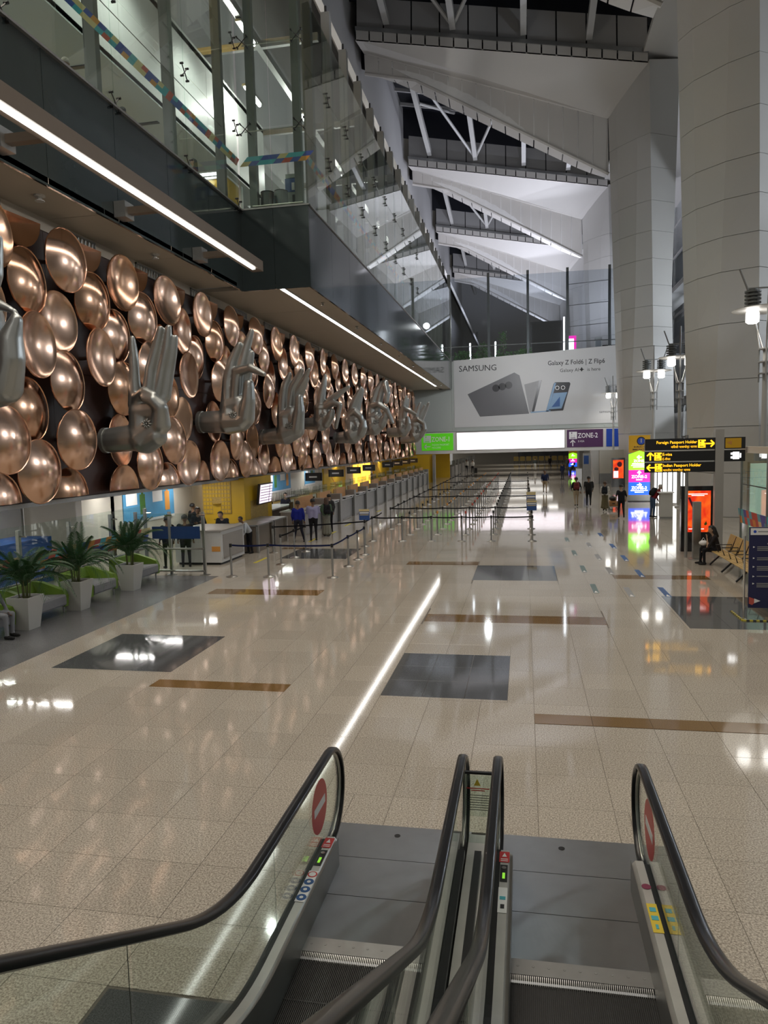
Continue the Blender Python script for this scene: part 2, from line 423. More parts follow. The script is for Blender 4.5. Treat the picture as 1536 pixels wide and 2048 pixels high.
# yellow wait lines and the dashed guidance stickers on the floor
mat('strip_slate', (.16, .22, .22), .5)
def sticker(name, x0, x1, y0, y1, m, label, group=None):
    c = ((x0+x1)/2, (y0+y1)/2, 0)
    o = thing(name, label, 'floor sticker', c, group=group)
    MB().box(x0, x1, y0, y1, .0, .002).build('film', m, o); return o
for x, y in ((-8.9, 23.6), (-8.6, 28.9), (-8.4, 31.3), (-8.5, 34.6), (-8.3, 38), (-8.4, 42)):
    sticker('waiting_line', x-.06, x+.06, y-.6, y+.6, 'tape_yellow', 'short yellow waiting line taped to the floor before the counters', 'yellow waiting lines')
for k, (x, y) in enumerate(((2.55, 18.9), (2.42, 22), (2.35, 24.6), (2.3, 27.5), (2.25, 31), (3.4, 18.95), (3.2, 21.6), (3.15, 24.4), (3.1, 27.2), (3.0, 30.5), (1.75, 19.3), (1.7, 22.3), (1.65, 25.5), (1.6, 29))):
    o = sticker('guidance_strip', x-.07, x+.07, y-.6, y+.6, ('print_grey', 'print_blue', 'strip_slate')[k//5], ('dark grey arrow strip stuck along the walkway floor', 'navy blue arrow strip stuck along the walkway floor', 'slate green arrow strip stuck along the walkway floor')[k//5], 'arrow strips along the walkway')
    MB().slab([(x-.05, y-.55, .002), (x+.05, y-.55, .002), (x, y-.3, .002)], (0, 0, .001)).build('arrow', 'print_white', o)

# ------------------------------------------------------------------ left wall: disc backing, bulkhead, soffit, fascia, gallery
wl = structure('wall_left'); wso = structure('ceiling_soffit'); wfa = structure('wall_fascia'); wga = structure('wall_gallery')
DX = -11.0; ZB, ZT, ZS = 2.72, 9.0, 9.3
n = 26
for k in range(n):                      # backing panels behind the copper dishes
    y0, y1 = 2+k*72/n, 2+(k+1)*72/n
    for z0, z1 in ((ZB, 5.8), (5.8, ZT)):
        MB().box(DX-.2, DX-.02, y0+.006, y1-.006, z0+.006, z1-.006).build('backing_panel', 'backing_maroon', wl)
MB().box(DX-.5, DX-.1, 2, 74, ZB-.02, ZS).build('bulkhead_core', 'backing_maroon', wl)
MB().box(DX-.12, DX+.04, 2, 74, ZB-.1, ZB).build('bulkhead_edge', 'steel_dull', wl)
MB().box(DX-.25, DX+.02, 2, 74, ZT, ZS).build('cornice_band', 'soffit_beige', wl)
# beige soffit in long panels
for y in range(0, 24, 4): MB().box(DX-.2, -9.5, y+.01, min(y+4, 24.6)-.01, ZS, ZS+.12).build('soffit_panel', 'soffit_beige', wso)
for y in range(24, 74, 5):
    y0 = 24.6 if y == 24 else y; y1 = min(y+5, 74)
    MB().box(DX-.2, -8.32, y0+.01, y1-.01, ZS, ZS+.12).build('soffit_panel', 'soffit_beige', wso)
    MB().box(-8.02, -7.14, y0+.01, y1-.01, ZS, ZS+.12).build('soffit_panel', 'soffit_beige', wso)
MB().box(-8.32, -8.02, 24.6, 74, ZS+.08, ZS+.16).build('light_trough', 'soffit_beige', wso)
MB().box(-20, -9.6, -3, 24.6, ZS+.4, 11.7).box(-20, -7.3, 24.7, 74, ZS+.4, 11.7).build('gallery_slab', 'roof_grey', structure('floor_gallery'))
# dark glazed fascia panels
ZF = 11.95
for k in range(10):
    y0, y1 = -2+k*2.66, -2+(k+1)*2.66
    MB().box(-9.56, -9.5, y0+.008, y1-.008, ZS-.05, ZF).build('fascia_panel', 'fascia_glass', wfa)
MB().box(-9.5, -8.34, 24.58, 24.64, ZS-.05, ZF).build('fascia_panel', 'fascia_glass', wfa)
MB().box(-8.33, -7.08, 24.58, 24.64, ZS-.05, ZF).build('fascia_panel', 'fascia_glass', wfa)
k = 24.66
while k < 73.5:
    y1 = min(k+2.9, 74)
    MB().box(-7.14, -7.08, k+.008, y1-.008, ZS-.05, ZF).build('fascia_panel', 'fascia_glass', wfa); k = y1
MB().box(-9.58, -9.42, -2, 24.6, ZF, ZF+.05).build('glazing_channel', 'steel_dull', wfa)
MB().box(-9.5, -7.04, 24.56, 24.68, ZF, ZF+.05).box(-7.16, -7.04, 24.6, 74, ZF, ZF+.05).build('glazing_channel', 'steel_dull', wfa)
# gallery interior: white wall over the low corridor, ceilings, rear wall
q = MB()
for k in range(12):
    y0, y1 = -4+k*3.2, -4+(k+1)*3.2
    MB().box(-12.2, -12, y0+.006, y1-.006, 15.45, 18.9).build('wall_panel', 'wall_white', wga)
MB().box(-20, -12.0, -4, 34.4, 15.4, 15.6).build('corridor_ceiling', 'wall_sage', wga)
for y in (5, 9, 13, 17, 21, 25):
    MB().box(-19.4, -12.6, y, y+.16, 15.37, 15.4).build('ceiling_slot', 'black', wga)
    MB().box(-11.998, -11.98, y+1.2, y+2.6, 15.95, 16.07).build('air_slot', 'black', wga)
MB().box(-20.2, -20, -4, 74, 11.7, 15.5).build('corridor_rear_wall', 'wall_sage', wga)
MB().box(-16.2, -16, 22, 32, 11.9, 14.6).build('corridor_yellow_wall', 'yellow_wall', wga)
MB().box(-16.2, -12.2, 31.8, 32, 11.7, 15.4).build('corridor_end_wall', 'wall_white', wga)
MB().box(-14.9, -14.5, -4, 181, 18.6, 46).build('upper_wall', 'roof_grey', wga)
MB().box(-14.5, -12, -4, 34.4, 18.6, 18.8).build('bridge_deck', 'steel_dull', wga)
MB().box(-14.7, -14.5, 34.4, 74, 11.7, 18.6).build('gallery_rear_wall', 'roof_grey', wga)
for y in range(36, 74, 4):
    MB().box(-14.5, -14.3, y, y+.5, 11.7, 20).build('pilaster', 'roof_panel', wga)
for z in (16.0, 18.6):
    MB().box(-14.5, -13.6, 28, 74, z, z+.5).build('balcony_edge', 'steel_dull', wga)
MB().box(-10.62, -10.38, 24.8, 74, 20.05, 20.35).build('lighting_truss', 'steel_dull', wga)
for y in (30, 38, 46, 54, 62, 70):
    MB().bar((-14.5, y, 20.2), (-8, y, 20.2), .18, .3).build('cross_beam', 'steel_dull', wga)
# slanting side wall that carries the left end of the roof
for k in range(11):
    y0, y1 = 24+k*14, 24+(k+1)*14
    MB().slab([(-14.45, y0+.03, 36), (-14.45, y1-.03, 36), (-9.4, y1-.03, 25.2), (-9.4, y0+.03, 25.2)], (-.25, 0, -.12)).build('side_wall_panel', 'roof_panel', wga)

# recessed grilles in the cornice
vent_group = 'air grilles in the cornice above the dishes'
for k in range(17):
    y = 13.6+k*3.55
    o = thing('air_grille', 'grey louvred air grille set in the beige cornice above the copper dishes', 'vent', (DX+.02, y, ZT+.05), group=vent_group)
    f = MB()
    f.box(DX+.0, DX+.07, y-.75, y+.75, ZT-.02, ZT+.02).box(DX, DX+.07, y-.75, y+.75, ZT+.21, ZT+.25).box(DX, DX+.07, y-.75, y-.71, ZT, ZT+.25).box(DX, DX+.07, y+.71, y+.75, ZT, ZT+.25)
    f.build('frame', 'steel_dull', o); MB().box(DX+.005, DX+.015, y-.71, y+.71, ZT+.02, ZT+.21).build('backing', 'black', o)
    if k < 7:
        for a in range(9): MB().bar((DX+.02, y-.63+a*.157, ZT+.03), (DX+.06, y-.63+a*.157, ZT+.2), .02, .05, up=(0, 1, 0)).build('louvre', 'steel_dull', o)

# ------------------------------------------------------------------ gallery glazing
def spider(parent, x, y, z, ax):
    """four-armed glass fitting; ax = in-plane horizontal axis"""
    m = MB(); u = Vector(ax)
    for s in (-1, 1):
        for t in (-1, 1):
            e = Vector((x, y, z))+u*.17*s+Vector((0, 0, .17*t)); m.tube([(x, y, z), e], .016, 5)
            w = u.cross(Vector((0, 0, 1))); m.tube([e-w*.05, e+w*.05], .03, 6)
    m.build('spider_fitting', 'black', parent)
def coloured_strip(parent, a, bpt, z, h, off, seed):
    """printed multi-colour manifestation strip along a glass wall"""
    a, bpt = Vector(a), Vector(bpt); n = max(2, int((bpt-a).length/.28)); rr = random.Random(seed)
    m = MB(); off = Vector(off)
    for k in range(n):
        for r in range(2):
            p, q_ = a.lerp(bpt, k/n), a.lerp(bpt, (k+1)/n); sh = (bpt-a).normalized()*.14
            z0, z1 = z+h*r/2, z+h*(r+1)/2
            s0 = sh*r; s1 = sh*(r+1)
            pts = [p+s0, q_+s0, q_+s1, p+s1]; zz = (z0, z0, z1, z1)
            m.slab([(v.x, v.y, w) for v, w in zip(pts, zz)], off, rr.choice((0, 1, 2, 3, 4, 3, 2)))
    m.build('printed_strip', ['strip_red', 'strip_orange', 'strip_teal', 'strip_indigo', 'strip_sand'], parent)
w1 = structure('window_1')
ys = [1.1, 5.0, 8.9, 12.8, 16.7, 20.6, 24.5]
for a, c in zip(ys, ys[1:]):
    for z0, z1 in ((ZF+.05, 14.6), (14.6, 17.4), (17.4, 20.2)):
        MB().box(-9.52, -9.49, a+.01, c-.01, z0+.01, z1-.01).build('pane', 'pane', w1)
    if a > 6:
        for z in (ZF+.12, 14.6, 17.4): spider(w1, -9.47, c-.0 if c < 24 else 24.4, z, (0, 1, 0))
        MB().tube([(-9.9, a, 14.6), (-9.9, c, 14.6)], .012, 5).build('tie_rod', 'black', w1)
    MB().box(-10.15, -9.85, c-.1 if c < 24 else 24.2, c+.1 if c < 24 else 24.4, 11.7, 22).build('mullion', 'mullion', w1)
coloured_strip(w1, (-9.54, 4, 0), (-9.54, 24.5, 0), 13.42, .3, (-.006, 0, 0), 3)
w2 = structure('window_2')
for x0, x1 in ((-9.48, -8.35), (-8.33, -7.1)):
    for z0, z1 in ((ZF+.05, 14.6), (14.6, 17.4), (17.4, 20.2)):
        MB().box(x0+.01, x1-.01, 24.6, 24.63, z0+.01, z1-.01).build('pane', 'pane', w2)
MB().box(-9.25, -8.98, 24.9, 25.12, 11.7, 22).build('mullion', 'mullion', w2)
MB().box(-7.62, -7.36, 24.9, 25.12, 11.7, 22).build('mullion', 'mullion', w2)
for z in (14.6, 17.4):
    spider(w2, -7.3, 24.57, z, (1, 0, 0)); spider(w2, -9.2, 24.57, z, (1, 0, 0))
    MB().tube([(-9.3, 24.8, z), (-7.3, 24.8, z)], .02, 6).build('tie_rod', 'steel', w2)
MB().tube([(-9.1, 24.75, 12.1), (-7.3, 24.75, 12.1)], .035, 8).build('base_rail', 'steel', w2)
coloured_strip(w2, (-9.48, 24.66, 0), (-7.12, 24.66, 0), 13.42, .3, (0, .006, 0), 5)
w3 = structure('window_3')
y = 24.66; k = 0
while y < 73:
    c = min(y+2.9, 74)
    for z0, z1 in ((ZF+.05, 14.3), (14.3, 16.6), (16.6, 18.9)):
        MB().box(-7.12, -7.09, y+.01, c-.01, z0+.01, z1-.01).build('pane', 'pane', w3)
    if k < 9:
        for z in (14.3, 16.6): spider(w3, -7.06, c, z, (0, 1, 0))
    MB().box(-7.95, -7.6, c-.16, c+.16, 11.7, 21.3).build('mullion', 'mullion', w3)
    MB().tube([(-7.78, c, 21.3), (-7.78, c, 21.6)], .05, 6).build('mullion_finial', 'black', w3)
    y = c; k += 1
coloured_strip(w3, (-7.14, 24.7, 0), (-7.14, 45, 0), 13.42, .3, (-.006, 0, 0), 9)

# ------------------------------------------------------------------ far bulkhead with banner wall, glazing above
wf = structure('wall_far'); YF = 74.
for k, (x0, x1) in enumerate(((-11.2, -7.1), (-7.1, -2.2), (-2.2, 2.7), (2.7, 7.6), (7.6, 12.6))):
    MB().box(x0+.008, x1-.008, YF, YF+.3, 5.05, 9.3 if k == 0 else 12.0).build('wall_panel', 'wall_sage', wf)
MB().box(-11.2, 14, YF-.12, YF+.3, 2.85, 5.0).build('sign_band', 'white_panel', wf)
MB().box(-11.2, 14, YF+.31, YF+1.2, 2.85, 11.9).build('bulkhead_core', 'roof_grey', wf)
w4 = structure('window_4')
xs = [-7.1, -3.35, .45, 4.2, 8.1, 12]
for a, c in zip(xs, xs[1:]):
    MB().box(a+.01, c-.01, YF+.02, YF+.05, 12.1, 20).build('pane', 'pane_far', w4)
    MB().box(c-.12, c+.12, YF+.06, YF+.3, 11.9, 20.4).build('mullion', 'mullion', w4)
    MB().tube([(a, YF+.2, 13.4), (c, YF+.2, 13.4)], .05, 6).build('handrail', 'steel_dull', w4)
MB().box(-7.35, -7.05, YF-.2, YF+.3, 9.3, 20.4).box(-7.9, -7.6, YF-.2, YF+.3, 11.9, 20.4).build('corner_mullion', 'mullion', w4)
for z in (15, 17, 19): MB().tube([(4.2, YF+.15, z-.2), (8.1, YF+.15, z)], .03, 5).build('tie_rod', 'steel_dull', w4)
# upper concourse beyond the banner wall, at gallery level
wu = structure('floor_upper')
MB().box(-14.5, 20, YF+1.2, 181, 11.4, 11.9).build('slab', 'granite_border', wu)
ws = structure('wall_upper_far')
MB().box(-14.5, 24, 181, 181.3, 11.9, 46).build('end_wall', 'roof_grey', ws)

# ------------------------------------------------------------------ the lower hall beyond the bulkhead
ct = structure('ceiling_low')
for k in range(9): MB().box(-14, 14, 75.2+k*8.2, 75.2+(k+1)*8.2-.03, 3.2, 3.4).build('ceiling_panel', 'wall_cream', ct)
we = structure('wall_end')
MB().box(-14, 20, 146, 146.3, 0, 3.3).build('wall_face', 'wall_cream', we)
MB().box(-1.2, 8.5, 145.8, 145.98, .9, 3.1).build('mural', 'mural_grey', we)
wr = structure('wall_right')
MB().box(6.5, 9.6, 66.9, 67.6, .9, 2.95).build('wall_face', 'wall_cream', wr)
MB().box(6.5, 9.6, 66.88, 67.62, 0, .9).build('wall_dado', 'steel_dull', wr)
MB().slab([(6.05, 67, 0), (6.45, 67, 0), (6.55, 67, 2.95), (5.75, 67, 2.95)], (0, .7, 0)).build('slanted_pier', 'white_panel', wr)
MB().box(9.5, 9.8, 76, 146, 0, 3.2).build('side_wall', 'wall_white', wr)
wb = structure('wall_counter_back'); BX = -13.2
for k in range(14):
    MB().box(BX-.2, BX, 20+k*3.8+.006, 20+(k+1)*3.8-.006, 0, 2.75).build('wall_panel', 'wall_cream', wb)
MB().box(-17, DX-.12, 2, 74, 2.72, 2.85).build('counter_ceiling', 'wall_white', wb)
MB().box(-14.2, -8.9, 73, 73.3, 0, 2.8).build('yellow_end_wall', 'yellow_wall', wb)
MB().box(-14.2, -8.4, 84, 84.3, 0, 3.2).build('yellow_end_wall', 'yellow_wall', wb)
MB().box(-9.0, -8.75, 72.7, 73.4, 0, 2.8).build('end_pier', 'steel_dull', wb)
MB().box(-16.4, -16.2, 2, 20, 0, 2.75).build('office_wall', 'wall_white', wb)
MB().box(-16.4, -13.2, 21.6, 21.8, 0, 2.75).build('office_side_wall', 'wall_cream', wb)
# glazed curtain wall outside the columns, on the right
wg = structure('window_5')
for k in range(16):
    y0, y1 = 8+k*9, 8+(k+1)*9
    for z in range(0, 40, 4):
        MB().slab([(19.5+z*.02, y0+.05, z+.05), (19.5+z*.02, y1-.05, z+.05), (19.5+(z+4)*.02, y1-.05, z+3.95), (19.5+(z+4)*.02, y0+.05, z+3.95)], (.03, 0, 0)).build('pane', 'pane_far', wg)
    MB().bar((19.6, y0, 0), (20.4, y0, 40), .15, .25, up=(1, 0, 0)).build('mullion', 'steel_paint', wg)
for z in range(0, 42, 4):
    MB().bar((19.5+z*.02, 8, z), (19.5+z*.02, 152, z), .22, .22).build('transom', 'steel_paint', wg)
    if z in (8, 20): MB().bar((17.5, 8, z), (17.5, 152, z), 2.5, .3).build('walkway', 'roof_grey', wg)
MB().box(24, 24.3, -4, 181, 0, 40).build('outer_wall', 'wall_white', structure('wall_outside'))

# ------------------------------------------------------------------ roof: repeated folded bays
ce = structure('ceiling')
def lerp(a, c, t): return tuple(x+(y-x)*t for x, y in zip(a, c))
def polyat(P, x):
    for p, q_ in zip(P, P[1:]):
        if (p[0] >= x >= q_[0]): return lerp(p, q_, (p[0]-x)/(p[0]-q_[0]))
    return P[0] if x > P[0][0] else P[-1]
MB().box(9.6, 24, -4, 181, 34.6, 35).build('roof_edge', 'roof_panel', ce)
def roof_bay(Y, upright=True):
    rimA = [(10.0, Y-3.5, 34.5), (-13.9, Y-3.5, 39.2)]; rimB = [(10.0, Y-3.5, 33.75), (-13.9, Y-3.5, 38.35)]
    up = [(7.25, Y, 31.2), (-13.9, Y, 39.0)]
    lo = [(7.35, Y+.2, 26.7), (-6.1, Y+.2, 34.45), (-9.3, Y+.2, 36.3), (-13.9, Y+.2, 37.4)]
    fa = [(7.5, Y+2, 26.9), (5.4, Y+2, 27.75), (-11, Y+2, 37.0), (-13.9, Y+2, 38.2)]
    N = 20
    for k in range(N):
        t0, t1 = k/N+.0025, (k+1)/N-.0025
        a0, a1 = lerp(*rimA, t0), lerp(*rimA, t1); b0, b1 = lerp(*rimB, t0), lerp(*rimB, t1)
        MB().slab([a0, a1, b1, b0], (0, .1, 0)).build('rim_panel', 'roof_panel', ce)
        if k % 2 == 0:
            h = 3.0; aa = lerp(*rimA, min(1, t1+1/N))
            MB().slab([(a0[0], Y-3.2, a0[2]+.25), (aa[0], Y-3.2, aa[2]+.25), (aa[0], Y-2.9, aa[2]+h), (a0[0], Y-2.9, a0[2]+h)], (0, .1, 0)).build('upstand_panel', 'roof_grey', ce)
    MB().slab([rimB[0], rimB[1], up[1], up[0]], (0, 0, .1)).build('soffit_facet', 'roof_panel', ce)
    MB().slab([(10, Y-3.6, 34.5), (-13.9, Y-3.6, 39.2), (-13.9, Y-3.6, 39.5), (10, Y-3.6, 34.8)], (0, .5, 0)).build('rim_gutter', 'steel_dull', ce)
    M = 17
    for k in range(M):
        x0 = 7.25-21.1*k/M-.05; x1 = 7.25-21.1*(k+1)/M+.05
        MB().slab([polyat(up, x0), polyat(up, x1), polyat(lo, x1), polyat(lo, x0)], (0, .12, 0)).build('fascia_panel', 'roof_panel', ce)
        MB().slab([polyat(lo, x0), polyat(lo, x1), polyat(fa, x1), polyat(fa, x0)], (0, 0, .12)).build('soffit_panel', 'roof_panel', ce)
    MB().slab([(p[0], p[1]+.06, p[2]) for p in up]+[(p[0], p[1]+.06, p[2]) for p in reversed(lo)], (0, .05, 0)).build('joint_backing', 'roof_joint', ce)  # painted reflection: pale backing shows as white lines between the panels
    m = MB()
    for p, q_ in zip(lo, lo[1:]): m.tube([p, q_], .16, 6)
    m.build('edge_moulding', 'roof_panel', ce)
    # dark glazing with purlins, girders and braces between this bay and the next
    m = MB(); m.slab([(12, Y+1.5, 40.2), (-14.6, Y+1.5, 45.5), (-14.6, Y+26.5, 45.5), (12, Y+26.5, 40.2)], (0, 0, .2)); m.build('skylight', 'dark_roof', ce)
    m = MB(); m.slab([(12, Y+1.6, 28), (-14.6, Y+1.6, 38.6), (-14.6, Y+1.6, 45.6), (12, Y+1.6, 40.4)], (0, .1, 0)); m.build('skylight_upstand', 'dark_roof', ce)
    gap = {14: 25.8, 43: 21.8}.get(Y, 25.8)
    MB().slab([(12, Y+gap+.3, 36.5), (-14.6, Y+gap+.3, 42), (-14.6, Y+gap+.3, 45.8), (12, Y+gap+.3, 40.6)], (0, .1, 0)).build('skylight_end', 'dark_roof', ce)
    for j in range(6):
        yy = Y+5+j*3.7; MB().bar((11.5, yy, 39.7), (-14.4, yy, 44.9), .25, .35).build('purlin', 'roof_grey', ce)
    for x in (-11.2, -5.6, .2, 5.4):
        zt = 42.6-(x+14.6)*.2; zr = 39.2+(x+13.9)*-.197+1.0
        a, c = (x, Y+4, zt), (x, Y+gap-.2, zr)
        MB().bar(a, c, .5, .7).build('roof_girder', 'steel_paint', ce)
        if x in (-5.6,):
            for s in (-1, 1): MB().tube([c, (x+s*4.2, Y+15, zt+1)], .17, 8).build('roof_brace', 'steel_paint', ce)
        if x in (-11.2,):
            MB().tube([(x+.2, Y+15, zt-1), (x+3.4, Y+22, zt+.6)], .17, 8).build('roof_brace', 'steel_paint', ce)
for Y in (14, 43, 68, 97, 126, 155): roof_bay(Y)
# ------------------------------------------------------------------ clad columns
def column(Y, label, dx=0.):
    o = thing('clad_column', label, 'column', (10.5+dx, Y, 0), group='faceted white columns along the hall')
    # plan polygon at three heights: left far edge, left chamfer, near left, near, right, rear right, rear left
    S0 = [(8.35, 0), (8.65, -1.3), (8.75, -2.6), (10.75, -3.2), (12.7, -1.8), (12.2, 1.6), (9.0, 1.8)]
    S1 = [(7.8, 0), (8.2, -1.2), (9.25, -2.4), (10.5, -3.2), (12.2, -2.0), (12.2, 2.0), (8.6, 2.2)]
    S2 = [(7.25, 0), (7.8, -.8), (9.3, -2.7), (10.1, -3.5), (12.6, -2), (13, 2.6), (8.2, 2.8)]
    H = [31.2, 31.9, 33.2, 34.0, 34.5, 34.5, 31.5]
    def at(i, z):
        if z <= 16: t = z/16; p, q_ = S0[i], S1[i]
        else: t = (z-16)/16; p, q_ = S1[i], S2[i]
        return (p[0]+(q_[0]-p[0])*t+dx, p[1]+(q_[1]-p[1])*t+Y)
    zs = [0, 2.1, 4.3, 6.5, 9.1, 11.5, 13.1, 14.8, 16.5, 18.6, 20.8, 23.2, 25.8, 28.4, 40]
    for a, c in zip(zs, zs[1:]):
        for i in range(7):
            j = (i+1) % 7; q = MB(); e = .012
            zi, zj = (min(c, H[i]), min(c, H[j]))
            pts = [(*at(i, a), a+e), (*at(j, a), a+e), (*at(j, zj), zj-e), (*at(i, zi), zi-e)]
            ctr = Vector((10.5+dx, Y-.3, 0)); nrm = (Vector(pts[0])+Vector(pts[1]))/2-ctr; nrm.z = 0
            q.slab(pts, -nrm.normalized()*.06)
            if i < 5 or a == 0: q.build('cladding_panel', 'white_panel', o)
    q = MB()
    for i in range(7): q.v.append((*at(i, 0), 0)); 
    q.v += [((at(i, 34)[0]-10.5-dx)*.80+10.5+dx, (at(i, 34)[1]-Y)*.80+Y, H[i]-.05) for i in range(7)]
    q.v[:7] = [((x-10.5-dx)*.80+10.5+dx, (yy-Y)*.80+Y, 0) for x, yy, _ in q.v[:7]]
    q.f = [(i, (i+1) % 7, (i+1) % 7+7, i+7) for i in range(7)]+[(6, 5, 4, 3, 2, 1, 0), (7, 8, 9, 10, 11, 12, 13)]; q.m = [0]*9
    q.build('core', 'roof_grey', o)
column(40, 'huge faceted white column behind the red advertising screen', .0)
column(68, 'tall faceted white column standing at the end of the grey phone banner')
column(97, 'faceted white column rising behind the glass above the banner')
column(155, 'faintest faceted white column at the far end of the upper concourse')
column(126, 'slim-looking white column next before the faintest one behind the upper glazing')
